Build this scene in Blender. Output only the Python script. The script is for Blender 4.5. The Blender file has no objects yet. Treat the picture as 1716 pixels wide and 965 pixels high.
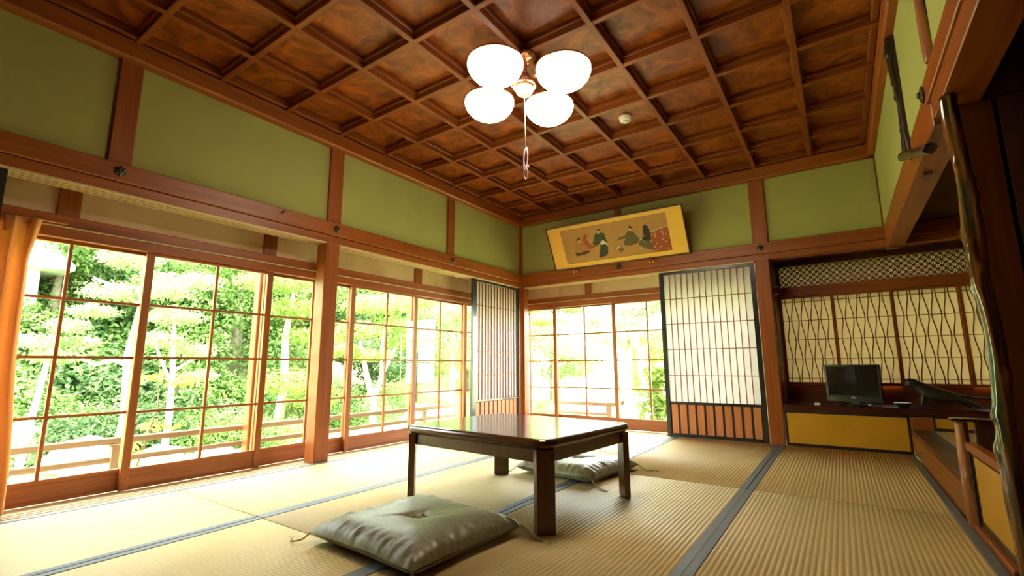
import bpy, bmesh, math, random
import numpy as np
from mathutils import Vector, Matrix, noise as mnoise

random.seed(7)
SC = bpy.context.scene
COL = SC.collection

# ------------------------------------------------------------------ camera
cam_d = bpy.data.cameras.new('camera')
cam = bpy.data.objects.new('camera', cam_d)
COL.objects.link(cam)
SC.camera = cam
cam_d.sensor_fit = 'HORIZONTAL'
cam_d.sensor_width = 36.0
cam_d.lens = 36.0 * 792.0 / 1716.0
cam_d.clip_start = 0.02
YAW, PITCH, ROLL = -0.60315, 0.16353, -0.0047
_fw = Vector((math.sin(YAW) * math.cos(PITCH), math.cos(YAW) * math.cos(PITCH), math.sin(PITCH)))
_rt = Vector((math.cos(YAW), -math.sin(YAW), 0))
_up = _rt.cross(_fw)
_r2 = math.cos(ROLL) * _rt + math.sin(ROLL) * _up
_u2 = -math.sin(ROLL) * _rt + math.cos(ROLL) * _up
M = Matrix((_r2, _u2, -_fw)).transposed().to_4x4()
M.translation = Vector((3.4226, -5.1833, 0.7349))
cam.matrix_world = M

# ------------------------------------------------------------------ world, sun, exposure
SKY = 28.0
SUN = 38.0
SHADE_EMIT = 27.0
world = bpy.data.worlds.new('sky')
SC.world = world
world.use_nodes = True
wn = world.node_tree.nodes
bg = wn['Background']
bg.inputs['Color'].default_value = (0.96, 0.98, 1.0, 1)
bg.inputs['Strength'].default_value = SKY

sun_d = bpy.data.lights.new('sun', 'SUN')
sun_d.energy = SUN
sun_d.angle = 0.05
sun_d.color = (1.0, 0.95, 0.86)
sun = bpy.data.objects.new('sun', sun_d)
sun.rotation_euler = Vector((-0.38, 0.30, -0.9)).to_track_quat('-Z', 'Y').to_euler()
sun.location = (6, -6, 12)
COL.objects.link(sun)

def portal(name, loc, rot, sx, sy):
    d = bpy.data.lights.new(name, 'AREA')
    d.shape = 'RECTANGLE'
    d.size, d.size_y = sx, sy
    d.cycles.is_portal = True
    o = bpy.data.objects.new(name, d)
    o.location = loc
    o.rotation_euler = rot
    COL.objects.link(o)
portal('window_portal', (-0.36, -2.45, 0.8), (0, -math.pi / 2, 0), 1.5, 4.9)
portal('window_portal', (0.95, 0.36, 0.8), (-math.pi / 2, 0, 0), 2.4, 1.5)
portal('window_portal', (3.87, 0.62, 1.15), (-math.pi / 2, 0, 0), 1.86, 1.2)

SC.view_settings.view_transform = 'Standard'
SC.view_settings.look = 'None'
SC.view_settings.gamma = 1.0
SC.view_settings.use_curve_mapping = False
SC.view_settings.exposure = 0.0
SC.cycles.use_denoising = True
SC.cycles.max_bounces = 8
SC.cycles.diffuse_bounces = 6
SC.cycles.glossy_bounces = 4
SC.cycles.transparent_max_bounces = 16
SC.cycles.sample_clamp_indirect = 6.0
SC.cycles.caustics_reflective = False
SC.cycles.caustics_refractive = False

# ------------------------------------------------------------------ materials
def new_mat(name):
    m = bpy.data.materials.new(name)
    m.use_nodes = True
    nt = m.node_tree
    return m, nt, nt.nodes['Principled BSDF']

def nd(nt, kind, **kw):
    n = nt.nodes.new(kind)
    for k, v in kw.items():
        if k in n.inputs:
            n.inputs[k].default_value = v
        else:
            setattr(n, k, v)
    return n

def ramp(nt, stops):
    r = nt.nodes.new('ShaderNodeValToRGB')
    el = r.color_ramp.elements
    while len(el) < len(stops):
        el.new(0.5)
    for e, (p, c) in zip(el, stops):
        e.position = p
        e.color = (*c, 1)
    return r

def plain(name, col, rough=0.6, metal=0.0, coat=0.0, spec=0.5, vary=0.0, vscale=8.0, bump=0.0, bscale=60.0):
    m, nt, p = new_mat(name)
    p.inputs['Base Color'].default_value = (*col, 1)
    p.inputs['Roughness'].default_value = rough
    p.inputs['Metallic'].default_value = metal
    p.inputs['Coat Weight'].default_value = coat
    p.inputs['Coat Roughness'].default_value = 0.08
    p.inputs['Specular IOR Level'].default_value = spec
    tc = nt.nodes.new('ShaderNodeTexCoord')
    if vary > 0:
        n = nd(nt, 'ShaderNodeTexNoise', Scale=vscale, Detail=5.0)
        nt.links.new(tc.outputs['Object'], n.inputs['Vector'])
        lo = tuple(c * (1 - vary) for c in col)
        hi = tuple(min(1, c * (1 + vary)) for c in col)
        r = ramp(nt, [(0.3, lo), (0.7, hi)])
        nt.links.new(n.outputs['Fac'], r.inputs['Fac'])
        nt.links.new(r.outputs['Color'], p.inputs['Base Color'])
    if bump > 0:
        n2 = nd(nt, 'ShaderNodeTexNoise', Scale=bscale, Detail=4.0)
        nt.links.new(tc.outputs['Object'], n2.inputs['Vector'])
        b = nd(nt, 'ShaderNodeBump', Strength=bump, Distance=0.01)
        nt.links.new(n2.outputs['Fac'], b.inputs['Height'])
        nt.links.new(b.outputs['Normal'], p.inputs['Normal'])
    return m

def wood(name, dark, light, axis, rough=0.4, coat=0.0, across=30.0, along=1.3, figured=False, spec=0.4):
    m, nt, p = new_mat(name)
    p.inputs['Roughness'].default_value = rough
    p.inputs['Coat Weight'].default_value = coat
    p.inputs['Coat Roughness'].default_value = 0.12
    p.inputs['Specular IOR Level'].default_value = spec
    tc = nt.nodes.new('ShaderNodeTexCoord')
    oi = nt.nodes.new('ShaderNodeObjectInfo')
    add = nd(nt, 'ShaderNodeVectorMath', operation='ADD')
    mul = nd(nt, 'ShaderNodeMath', operation='MULTIPLY')
    mul.inputs[1].default_value = 37.0
    nt.links.new(oi.outputs['Random'], mul.inputs[0])
    nt.links.new(tc.outputs['Object'], add.inputs[0])
    nt.links.new(mul.outputs[0], add.inputs[1])
    mp = nt.nodes.new('ShaderNodeMapping')
    sc = [across] * 3
    sc['xyz'.index(axis)] = along
    mp.inputs['Scale'].default_value = sc
    nt.links.new(add.outputs[0], mp.inputs['Vector'])
    n = nd(nt, 'ShaderNodeTexNoise', Scale=1.0, Detail=6.0, Roughness=0.55, Distortion=0.5)
    nt.links.new(mp.outputs['Vector'], n.inputs['Vector'])
    r = ramp(nt, [(0.3, dark), (0.72, light)])
    nt.links.new(n.outputs['Fac'], r.inputs['Fac'])
    out = r.outputs['Color']
    if figured:
        n2 = nd(nt, 'ShaderNodeTexNoise', Scale=4.2, Detail=3.0, Roughness=0.6, Distortion=2.2)
        nt.links.new(add.outputs[0], n2.inputs['Vector'])
        r2 = ramp(nt, [(0.32, tuple(c * 0.62 for c in dark)), (0.5, tuple((a + b) / 2 for a, b in zip(dark, light))), (0.68, tuple(min(1, c * 1.3) for c in light))])
        nt.links.new(n2.outputs['Fac'], r2.inputs['Fac'])
        mx = nd(nt, 'ShaderNodeMix', data_type='RGBA')
        mx.inputs['Factor'].default_value = 0.72
        nt.links.new(out, mx.inputs['A'])
        nt.links.new(r2.outputs['Color'], mx.inputs['B'])
        out = mx.outputs['Result']
        b = nd(nt, 'ShaderNodeBump', Strength=0.12, Distance=0.02)
        nt.links.new(n2.outputs['Fac'], b.inputs['Height'])
        nt.links.new(b.outputs['Normal'], p.inputs['Normal'])
    nt.links.new(out, p.inputs['Base Color'])
    return m

RD, RL = (0.20, 0.046, 0.007), (0.33, 0.085, 0.012)
WX = wood('red_wood_x', RD, RL, 'x')
WY = wood('red_wood_y', RD, RL, 'y')
WZ = wood('red_wood_z', RD, RL, 'z')
WIN_D, WIN_L = (0.24, 0.066, 0.014), (0.37, 0.12, 0.026)
FX = wood('door_wood_x', WIN_D, WIN_L, 'x', 0.45)
FY = wood('door_wood_y', WIN_D, WIN_L, 'y', 0.45)
FZ = wood('door_wood_z', WIN_D, WIN_L, 'z', 0.45)
CE_P = wood('ceiling_board', (0.125, 0.025, 0.0025), (0.29, 0.075, 0.009), 'x', 0.38, 0.0, 9, 0.9, True, 0.22)
CE_X = wood('ceiling_rib_x', (0.14, 0.030, 0.004), (0.24, 0.062, 0.009), 'x', 0.42, spec=0.25)
CE_Y = wood('ceiling_rib_y', (0.14, 0.030, 0.004), (0.24, 0.062, 0.009), 'y', 0.42, spec=0.25)
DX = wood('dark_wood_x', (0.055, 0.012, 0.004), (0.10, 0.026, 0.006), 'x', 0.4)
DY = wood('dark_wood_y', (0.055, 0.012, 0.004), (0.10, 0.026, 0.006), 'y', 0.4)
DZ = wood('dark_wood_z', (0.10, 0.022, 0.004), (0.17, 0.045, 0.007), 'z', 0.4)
GREYWOOD = wood('weathered_wood', (0.26, 0.18, 0.10), (0.42, 0.31, 0.19), 'y', 0.7)
SILL = wood('pale_sill_wood', (0.50, 0.38, 0.20), (0.66, 0.52, 0.30), 'y', 0.45)
SILLX = wood('pale_sill_wood_x', (0.50, 0.38, 0.20), (0.66, 0.52, 0.30), 'x', 0.45)
TABLE = wood('table_lacquer', (0.045, 0.014, 0.004), (0.085, 0.028, 0.008), 'x', 0.15, 0.25, 25, 1.2)
TABLEZ = wood('table_leg_lacquer', (0.055, 0.015, 0.004), (0.095, 0.028, 0.007), 'z', 0.3, 0.2, 25, 1.2)
HIP = wood('hip_board', (0.42, 0.13, 0.045), (0.56, 0.20, 0.075), 'z', 0.5)
GREEN = plain('green_plaster', (0.35, 0.345, 0.108), 0.9, vary=0.06, vscale=2.5, bump=0.08, bscale=180)
BLACK = plain('black_lacquer', (0.012, 0.012, 0.013), 0.28, coat=0.3)
DARKVOID = plain('dark_board', (0.075, 0.020, 0.006), 0.6, vary=0.2)
GOLD = plain('gold_paper', (0.54, 0.255, 0.014), 0.45, metal=0.15, vary=0.10, vscale=3.0)
IRON = plain('aged_bronze', (0.075, 0.06, 0.035), 0.42, metal=0.8, bump=0.2, bscale=90)
WHITEPL = plain('white_plastic', (0.75, 0.73, 0.66), 0.4)
COPPER = plain('copper_fitting', (0.55, 0.27, 0.15), 0.25, metal=0.9)
TVBLACK = plain('tv_black', (0.012, 0.012, 0.013), 0.18)
SCREEN = plain('tv_screen', (0.006, 0.007, 0.006), 0.06)
SILVER = plain('silver_badge', (0.75, 0.75, 0.75), 0.35)
STONE = plain('garden_stone', (0.62, 0.60, 0.56), 0.9, vary=0.25, vscale=5, bump=0.5, bscale=12)
DARKSTONE = plain('dark_stone', (0.22, 0.20, 0.16), 0.9, vary=0.35, vscale=5, bump=0.5, bscale=10)
BARK = plain('pale_bark', (0.52, 0.45, 0.34), 0.9, vary=0.25, vscale=14, bump=0.4, bscale=40)
DARKBARK = plain('dark_bark', (0.16, 0.13, 0.09), 0.9, vary=0.3, vscale=14, bump=0.4, bscale=40)
OUTWALL = plain('storehouse_wall', (0.42, 0.44, 0.44), 0.8, vary=0.05)
OUTROOF = plain('storehouse_roof', (0.62, 0.62, 0.62), 0.6, vary=0.08)
CORD = plain('pull_cord', (0.72, 0.68, 0.62), 0.6)
TASSEL = plain('tassel_thread', (0.30, 0.29, 0.10), 0.8)
STATUE = plain('black_carving', (0.02, 0.017, 0.013), 0.35)

def cream_plaster():
    m, nt, p = new_mat('stained_cream_plaster')
    p.inputs['Roughness'].default_value = 0.9
    tc = nt.nodes.new('ShaderNodeTexCoord')
    n = nd(nt, 'ShaderNodeTexNoise', Scale=2.2, Detail=4.0, Distortion=0.8)
    nt.links.new(tc.outputs['Object'], n.inputs['Vector'])
    r = ramp(nt, [(0.36, (0.56, 0.36, 0.20)), (0.5, (0.72, 0.50, 0.31)), (0.7, (0.78, 0.56, 0.36))])
    nt.links.new(n.outputs['Fac'], r.inputs['Fac'])
    nt.links.new(r.outputs['Color'], p.inputs['Base Color'])
    return m
CREAM = cream_plaster()

def glass_mat():
    m, nt, p = new_mat('window_glass')
    out = nt.nodes['Material Output']
    nt.nodes.remove(p)
    t = nd(nt, 'ShaderNodeBsdfTransparent', Color=(0.95, 0.965, 0.95, 1))
    g = nd(nt, 'ShaderNodeBsdfGlossy', Roughness=0.015)
    lw = nd(nt, 'ShaderNodeLayerWeight', Blend=0.5)
    pw = nd(nt, 'ShaderNodeMath', operation='POWER')
    pw.inputs[1].default_value = 5.0
    f = nd(nt, 'ShaderNodeMath', operation='MULTIPLY_ADD')
    f.inputs[1].default_value = 0.6
    f.inputs[2].default_value = 0.035
    nt.links.new(lw.outputs['Facing'], pw.inputs[0])
    nt.links.new(pw.outputs[0], f.inputs[0])
    mx = nt.nodes.new('ShaderNodeMixShader')
    nt.links.new(f.outputs[0], mx.inputs[0])
    nt.links.new(t.outputs[0], mx.inputs[1])
    nt.links.new(g.outputs[0], mx.inputs[2])
    nt.links.new(mx.outputs[0], out.inputs['Surface'])
    return m
GLASS = glass_mat()

def translucent(name, col, tcol, fac, rough=0.8, weave=0.0):
    m, nt, p = new_mat(name)
    out = nt.nodes['Material Output']
    p.inputs['Base Color'].default_value = (*col, 1)
    p.inputs['Roughness'].default_value = rough
    p.inputs['Specular IOR Level'].default_value = 0.2
    t = nd(nt, 'ShaderNodeBsdfTranslucent', Color=(*tcol, 1))
    mx = nt.nodes.new('ShaderNodeMixShader')
    mx.inputs[0].default_value = fac
    nt.links.new(p.outputs[0], mx.inputs[1])
    nt.links.new(t.outputs[0], mx.inputs[2])
    nt.links.new(mx.outputs[0], out.inputs['Surface'])
    if weave:
        tc = nt.nodes.new('ShaderNodeTexCoord')
        n = nd(nt, 'ShaderNodeTexNoise', Scale=weave, Detail=4.0)
        nt.links.new(tc.outputs['Object'], n.inputs['Vector'])
        r = ramp(nt, [(0.3, tuple(c * 0.93 for c in col)), (0.7, col)])
        nt.links.new(n.outputs['Fac'], r.inputs['Fac'])
        nt.links.new(r.outputs['Color'], p.inputs['Base Color'])
    return m
PAPER = translucent('shoji_paper', (0.77, 0.77, 0.80), (0.86, 0.81, 0.86), 0.5, weave=30)
PAPER_WALL = translucent('aged_screen_paper', (0.62, 0.52, 0.32), (0.46, 0.38, 0.25), 0.32, weave=10)
CURTAIN = translucent('orange_curtain', (0.80, 0.43, 0.18), (0.86, 0.54, 0.26), 0.36, weave=60)

def leaf_mat(name, a, b, tr=0.35):
    m, nt, p = new_mat(name)
    out = nt.nodes['Material Output']
    tc = nt.nodes.new('ShaderNodeTexCoord')
    n = nd(nt, 'ShaderNodeTexNoise', Scale=3.0, Detail=3.0)
    nt.links.new(tc.outputs['Object'], n.inputs['Vector'])
    r = ramp(nt, [(0.3, a), (0.7, b)])
    nt.links.new(n.outputs['Fac'], r.inputs['Fac'])
    p.inputs['Roughness'].default_value = 0.55
    p.inputs['Specular IOR Level'].default_value = 0.25
    nt.links.new(r.outputs['Color'], p.inputs['Base Color'])
    t = nt.nodes.new('ShaderNodeBsdfTranslucent')
    nt.links.new(r.outputs['Color'], t.inputs['Color'])
    mx = nt.nodes.new('ShaderNodeMixShader')
    mx.inputs[0].default_value = tr
    nt.links.new(p.outputs[0], mx.inputs[1])
    nt.links.new(t.outputs[0], mx.inputs[2])
    nt.links.new(mx.outputs[0], out.inputs['Surface'])
    return m
LEAF_PALE = leaf_mat('pale_leaf', (0.17, 0.27, 0.085), (0.30, 0.40, 0.17))
LEAF_BRIGHT = leaf_mat('bright_leaf', (0.15, 0.28, 0.045), (0.28, 0.40, 0.09))
LEAF_MID = leaf_mat('mid_leaf', (0.07, 0.15, 0.03), (0.15, 0.26, 0.055))
LEAF_DARK = leaf_mat('dark_leaf', (0.035, 0.08, 0.022), (0.08, 0.15, 0.04))
LEAF_YELLOW = leaf_mat('yellow_leaf', (0.62, 0.42, 0.06), (0.70, 0.52, 0.12))

def tatami_mat_material():
    m, nt, p = new_mat('tatami_rush')
    p.inputs['Roughness'].default_value = 0.55
    p.inputs['Specular IOR Level'].default_value = 0.35
    tc = nt.nodes.new('ShaderNodeTexCoord')
    oi = nt.nodes.new('ShaderNodeObjectInfo')
    mp = nt.nodes.new('ShaderNodeMapping')
    mp.inputs['Scale'].default_value = (6, 260, 6)
    nt.links.new(tc.outputs['Object'], mp.inputs['Vector'])
    n = nd(nt, 'ShaderNodeTexNoise', Scale=1.0, Detail=3.0)
    nt.links.new(mp.outputs['Vector'], n.inputs['Vector'])
    n3 = nd(nt, 'ShaderNodeTexNoise', Scale=2.0, Detail=3.0)
    nt.links.new(tc.outputs['Object'], n3.inputs['Vector'])
    r = ramp(nt, [(0.25, (0.60, 0.455, 0.175)), (0.75, (0.74, 0.59, 0.255))])
    nt.links.new(n.outputs['Fac'], r.inputs['Fac'])
    r3 = ramp(nt, [(0.3, (0.88, 0.88, 0.88)), (0.7, (1, 1, 1))])
    nt.links.new(n3.outputs['Fac'], r3.inputs['Fac'])
    mx = nd(nt, 'ShaderNodeMix', data_type='RGBA', blend_type='MULTIPLY')
    mx.inputs['Factor'].default_value = 1.0
    nt.links.new(r.outputs['Color'], mx.inputs['A'])
    nt.links.new(r3.outputs['Color'], mx.inputs['B'])
    nt.links.new(mx.outputs['Result'], p.inputs['Base Color'])
    return m
TATAMI = tatami_mat_material()

def border_material():
    m, nt, p = new_mat('blue_grey_border_cloth')
    p.inputs['Roughness'].default_value = 0.6
    tc = nt.nodes.new('ShaderNodeTexCoord')
    mp = nt.nodes.new('ShaderNodeMapping')
    mp.inputs['Rotation'].default_value = (0, 0, math.pi / 4)
    nt.links.new(tc.outputs['Object'], mp.inputs['Vector'])
    ch = nd(nt, 'ShaderNodeTexChecker', Scale=190.0)
    ch.inputs['Color1'].default_value = (0.080, 0.098, 0.108, 1)
    ch.inputs['Color2'].default_value = (0.17, 0.195, 0.20, 1)
    nt.links.new(mp.outputs['Vector'], ch.inputs['Vector'])
    nt.links.new(ch.outputs['Color'], p.inputs['Base Color'])
    return m
HERI = border_material()

def cushion_material():
    m, nt, p = new_mat('grey_green_brocade')
    p.inputs['Roughness'].default_value = 0.42
    p.inputs['Sheen Weight'].default_value = 0.25
    tc = nt.nodes.new('ShaderNodeTexCoord')
    v = nd(nt, 'ShaderNodeTexVoronoi', Scale=70.0)
    nt.links.new(tc.outputs['Object'], v.inputs['Vector'])
    n = nd(nt, 'ShaderNodeTexNoise', Scale=60.0, Detail=5.0)
    nt.links.new(tc.outputs['Object'], n.inputs['Vector'])
    r = ramp(nt, [(0.35, (0.105, 0.098, 0.036)), (0.65, (0.17, 0.16, 0.068))])
    nt.links.new(n.outputs['Fac'], r.inputs['Fac'])
    nt.links.new(r.outputs['Color'], p.inputs['Base Color'])
    b = nd(nt, 'ShaderNodeBump', Strength=0.15, Distance=0.003)
    nt.links.new(v.outputs['Distance'], b.inputs['Height'])
    nt.links.new(b.outputs['Normal'], p.inputs['Normal'])
    return m
BROCADE = cushion_material()

def lamp_shade_material():
    m, nt, p = new_mat('lit_opal_glass')
    p.inputs['Base Color'].default_value = (0.9, 0.88, 0.82, 1)
    p.inputs['Roughness'].default_value = 0.25
    p.inputs['Emission Color'].default_value = (1.0, 0.83, 0.62, 1)
    p.inputs['Emission Strength'].default_value = SHADE_EMIT
    return m
OPAL = lamp_shade_material()

def lacquer_log(name, cols, axis_scale=(13, 13, 1.0), rough=0.12):
    m, nt, p = new_mat(name)
    p.inputs['Roughness'].default_value = rough
    p.inputs['Coat Weight'].default_value = 0.5
    p.inputs['Coat Roughness'].default_value = 0.05
    tc = nt.nodes.new('ShaderNodeTexCoord')
    mp = nt.nodes.new('ShaderNodeMapping')
    mp.inputs['Scale'].default_value = axis_scale
    nt.links.new(tc.outputs['Object'], mp.inputs['Vector'])
    n = nd(nt, 'ShaderNodeTexNoise', Scale=1.6, Detail=4.0, Distortion=1.0)
    nt.links.new(mp.outputs['Vector'], n.inputs['Vector'])
    r = ramp(nt, [(0.3 + 0.4 * i / (len(cols) - 1), c) for i, c in enumerate(cols)])
    nt.links.new(n.outputs['Fac'], r.inputs['Fac'])
    nt.links.new(r.outputs['Color'], p.inputs['Base Color'])
    return m
LOGMAT = lacquer_log('lacquered_log', [(0.012, 0.014, 0.007), (0.05, 0.05, 0.014), (0.24, 0.08, 0.018), (0.035, 0.042, 0.016), (0.36, 0.14, 0.04)])
LOGPALE = lacquer_log('stripped_log', [(0.18, 0.055, 0.022), (0.42, 0.16, 0.07), (0.24, 0.075, 0.03), (0.46, 0.2, 0.10)], rough=0.3)
LOGDARK = lacquer_log('dark_twisted_log', [(0.012, 0.008, 0.004), (0.035, 0.018, 0.008), (0.07, 0.035, 0.014)], rough=0.35)

def ground_material():
    m, nt, p = new_mat('gravel_and_moss')
    p.inputs['Roughness'].default_value = 0.95
    tc = nt.nodes.new('ShaderNodeTexCoord')
    n = nd(nt, 'ShaderNodeTexNoise', Scale=0.55, Detail=5.0)
    nt.links.new(tc.outputs['Object'], n.inputs['Vector'])
    r = ramp(nt, [(0.42, (0.46, 0.48, 0.28)), (0.52, (0.34, 0.44, 0.13)), (0.7, (0.22, 0.33, 0.07))])
    nt.links.new(n.outputs['Fac'], r.inputs['Fac'])
    nt.links.new(r.outputs['Color'], p.inputs['Base Color'])
    return m
GROUND = ground_material()

# ------------------------------------------------------------------ builders
class B:
    def __init__(self):
        self.bm = bmesh.new()
    def box(self, lo, hi, bev=0.0):
        lo, hi = [min(a, b) for a, b in zip(lo, hi)], [max(a, b) for a, b in zip(lo, hi)]
        mat = Matrix.Translation([(a + b) / 2 for a, b in zip(lo, hi)]) @ Matrix.Diagonal([b - a for a, b in zip(lo, hi)] + [1])
        r = bmesh.ops.create_cube(self.bm, size=1.0, matrix=mat)
        if bev > 0:
            es = list({e for v in r['verts'] for e in v.link_edges})
            bmesh.ops.bevel(self.bm, geom=es, offset=bev, segments=1, affect='EDGES', profile=0.5)
        return self
    def tube(self, pts, rad, n=10, cap=True):
        pts = [Vector(p) for p in pts]
        if not hasattr(rad, '__len__'):
            rad = [rad] * len(pts)
        t0 = (pts[1] - pts[0]).normalized()
        a = Vector((0, 0, 1)) if abs(t0.z) < 0.9 else Vector((1, 0, 0))
        u = t0.cross(a).normalized()
        rings = []
        for i, p in enumerate(pts):
            t = (pts[min(i + 1, len(pts) - 1)] - pts[max(i - 1, 0)]).normalized()
            u = (u - t * u.dot(t)).normalized()
            w = t.cross(u)
            rings.append([self.bm.verts.new(p + (u * math.cos(k * 2 * math.pi / n) + w * math.sin(k * 2 * math.pi / n)) * rad[i]) for k in range(n)])
        for r0, r1 in zip(rings, rings[1:]):
            for k in range(n):
                f = self.bm.faces.new((r0[k], r0[(k + 1) % n], r1[(k + 1) % n], r1[k]))
                f.smooth = True
        if cap:
            self.bm.faces.new(rings[0][::-1])
            self.bm.faces.new(rings[-1])
        return self
    def lathe(self, prof, c=(0, 0, 0), n=32, close=False, wob=None):
        rings = []
        for j, (r, z) in enumerate(prof):
            ring = []
            for k in range(n):
                a = 2 * math.pi * k / n
                rr = r * (wob(a, j) if wob else 1.0)
                ring.append(self.bm.verts.new((c[0] + rr * math.cos(a), c[1] + rr * math.sin(a), c[2] + z)))
            rings.append(ring)
        pairs = list(zip(rings, rings[1:]))
        if close:
            pairs.append((rings[-1], rings[0]))
        for r0, r1 in pairs:
            for k in range(n):
                f = self.bm.faces.new((r0[k], r0[(k + 1) % n], r1[(k + 1) % n], r1[k]))
                f.smooth = True
        if not close:
            if prof[0][0] > 1e-6:
                self.bm.faces.new(rings[0][::-1])
            if prof[-1][0] > 1e-6:
                self.bm.faces.new(rings[-1])
        return self
    def prism(self, poly, z0, z1, fn=lambda x, y, z: (x, y, z)):
        a = [self.bm.verts.new(fn(x, y, z0)) for x, y in poly]
        b = [self.bm.verts.new(fn(x, y, z1)) for x, y in poly]
        n = len(poly)
        self.bm.faces.new(a[::-1])
        self.bm.faces.new(b)
        for k in range(n):
            self.bm.faces.new((a[k], a[(k + 1) % n], b[(k + 1) % n], b[k]))
        return self
    def grid(self, fn, nu, nv, smooth=True):
        g = [[self.bm.verts.new(fn(i / nu, j / nv)) for j in range(nv + 1)] for i in range(nu + 1)]
        for i in range(nu):
            for j in range(nv):
                f = self.bm.faces.new((g[i][j], g[i + 1][j], g[i + 1][j + 1], g[i][j + 1]))
                f.smooth = smooth
        return self
    def mesh(self, name, mat):
        bmesh.ops.remove_doubles(self.bm, verts=self.bm.verts, dist=1e-6)
        bmesh.ops.recalc_face_normals(self.bm, faces=self.bm.faces)
        me = bpy.data.meshes.new(name)
        self.bm.to_mesh(me)
        self.bm.free()
        me.materials.append(mat)
        return me

def put(name, me, parent=None, loc=(0, 0, 0), rot=(0, 0, 0)):
    o = bpy.data.objects.new(name, me)
    COL.objects.link(o)
    o.location = loc
    o.rotation_euler = rot
    if parent is not None:
        o.parent = parent
    return o

def obj(name, b, mat, parent=None, loc=(0, 0, 0), rot=(0, 0, 0)):
    return put(name, b.mesh(name, mat), parent, loc, rot)

def bx(name, lo, hi, mat, parent=None, bev=0.0):
    return obj(name, B().box(lo, hi, bev), mat, parent)

def struct(o):
    o['kind'] = 'structure'
    return o

def tag(o, label, cat, group=None):
    o['label'] = label
    o['category'] = cat
    if group:
        o['group'] = group
    return o

def thing(name, label, cat, loc=(0, 0, 0), rot=(0, 0, 0), group=None):
    return tag(put(name, None, None, loc, rot), label, cat, group)

def copy_tree(o, parent=None):
    c = o.copy()
    COL.objects.link(c)
    c.parent = parent
    for ch in list(o.children):
        copy_tree(ch, c)
    return c
# ------------------------------------------------------------------ room: x 0..3.84, y -5.76..0, tatami surface z = 0
W, D = 3.84, 5.76
ZK, ZN, ZG, ZR, ZP = 1.76, 1.934, 2.59, 2.70, 2.775

# ---- floor and its twelve mats
floor = struct(bx('floor', (0, -D, -0.12), (W, 0.0, -0.055), DX))

def mat_mesh():
    n, hw, L, pitch = 42, 0.4425, 1.912, 0.885 / 42
    prof = []
    for i in range(n):
        x0 = -hw + i * pitch
        prof += [(x0, -0.0027), (x0 + pitch * 0.16, -0.0008), (x0 + pitch * 0.5, 0.0), (x0 + pitch * 0.84, -0.0008)]
    prof.append((hw, -0.0027))
    b = B()
    a = [b.bm.verts.new((x, -L / 2, z)) for x, z in prof]
    c = [b.bm.verts.new((x, L / 2, z)) for x, z in prof]
    for k in range(len(prof) - 1):
        f = b.bm.faces.new((a[k], a[k + 1], c[k + 1], c[k]))
        f.smooth = True
    for s in (-1, 1):
        y = s * L / 2
        e = a if s < 0 else c
        v0 = b.bm.verts.new((-hw, y, -0.053))
        v1 = b.bm.verts.new((hw, y, -0.053))
        b.bm.faces.new([v0, v1] + e[::-1])
    return b.mesh('tatami_mat', TATAMI)
MATME = mat_mesh()
HERIME = B().box((-0.0185, -0.957, -0.053), (0.0185, 0.957, 0.0016), 0.0012).mesh('border', HERI)
for i in range(4):
    for j in range(3):
        sh = (0.003, -0.002, 0.0025, 0.0)[i] * (1 if j % 2 else -1)
        t = put('tatami_mat', MATME, floor, (0.48 + 0.96 * i + sh, -0.959 - 1.92 * j, 0))
        for s in (-1, 1):
            put('border', HERIME, t, (s * 0.4605, 0, 0))

# ---- grooved sill and wooden strip inside the glass doors
sl = struct(bx('trim_1', (-0.145, -D, -0.06), (-0.001, 0.145, -0.012), SILL))
for k in range(4):
    x = -0.142 + k * 0.040
    bx('sill_runner', (x, -D, -0.012), (x + 0.018, -0.02, 0.0), SILL, sl, 0.0015)
bx('door_track_board', (-0.33, -D, -0.06), (-0.148, 0.30, -0.006), SILL, sl)
sl2 = struct(bx('trim_2', (0.0, 0.0, -0.06), (2.80, 0.145, -0.012), SILLX))
for k in range(4):
    y = 0.0025 + k * 0.038
    bx('sill_runner', (0.06, y, -0.012), (2.79, y + 0.014, 0.0), SILLX, sl2, 0.0015)
bx('door_track_board', (-0.30, 0.148, -0.06), (2.80, 0.33, -0.006), SILLX, sl2)

# ---- left wall above the opening
wl = struct(bx('wall_left', (-0.30, -D - 0.1, 1.96), (-0.06, 0.30, 2.86), CREAM))
POSTS_Y = [-5.79, -4.32, -2.855, -1.386]
ys = [-5.79] + POSTS_Y[1:] + [0.0]
for k in range(4):
    a, b_ = (-D, -4.38) if k == 0 else ((POSTS_Y[k] + (0.06 if k < 3 else 0.055)), (POSTS_Y[k + 1] - 0.063) if k < 2 else (POSTS_Y[3] - 0.055 if k == 2 else -0.004))
    bx('plaster_panel', (-0.06, a, ZN - 0.02), (-0.022, b_, ZG + 0.02), GREEN, wl)
for y, hw in ((-4.32, 0.058), (-2.857, 0.0655), (-1.386, 0.052)):
    bx('wall_post', (-0.06, y - hw, ZN - 0.02), (-0.002, y + hw, ZG + 0.02), WZ, wl, 0.004)
bx('picture_rail', (-0.06, -D, 1.822), (0.016, 0.0, ZN), WY, wl, 0.004)
bx('lintel', (-0.15, -D, ZK), (-0.002, 0.0, 1.820), WY, wl, 0.003)
for k in range(4):
    x = -0.142 + k * 0.040
    bx('lintel_runner', (x, -D, ZK - 0.012), (x + 0.018, -0.06, ZK), SILL, wl, 0.0015)  # pale colour paints in the light caught by the groove edges
bx('lintel_cover', (-0.30, -D, 1.94), (-0.06, 0.30, 1.958), CREAM, wl)
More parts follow.
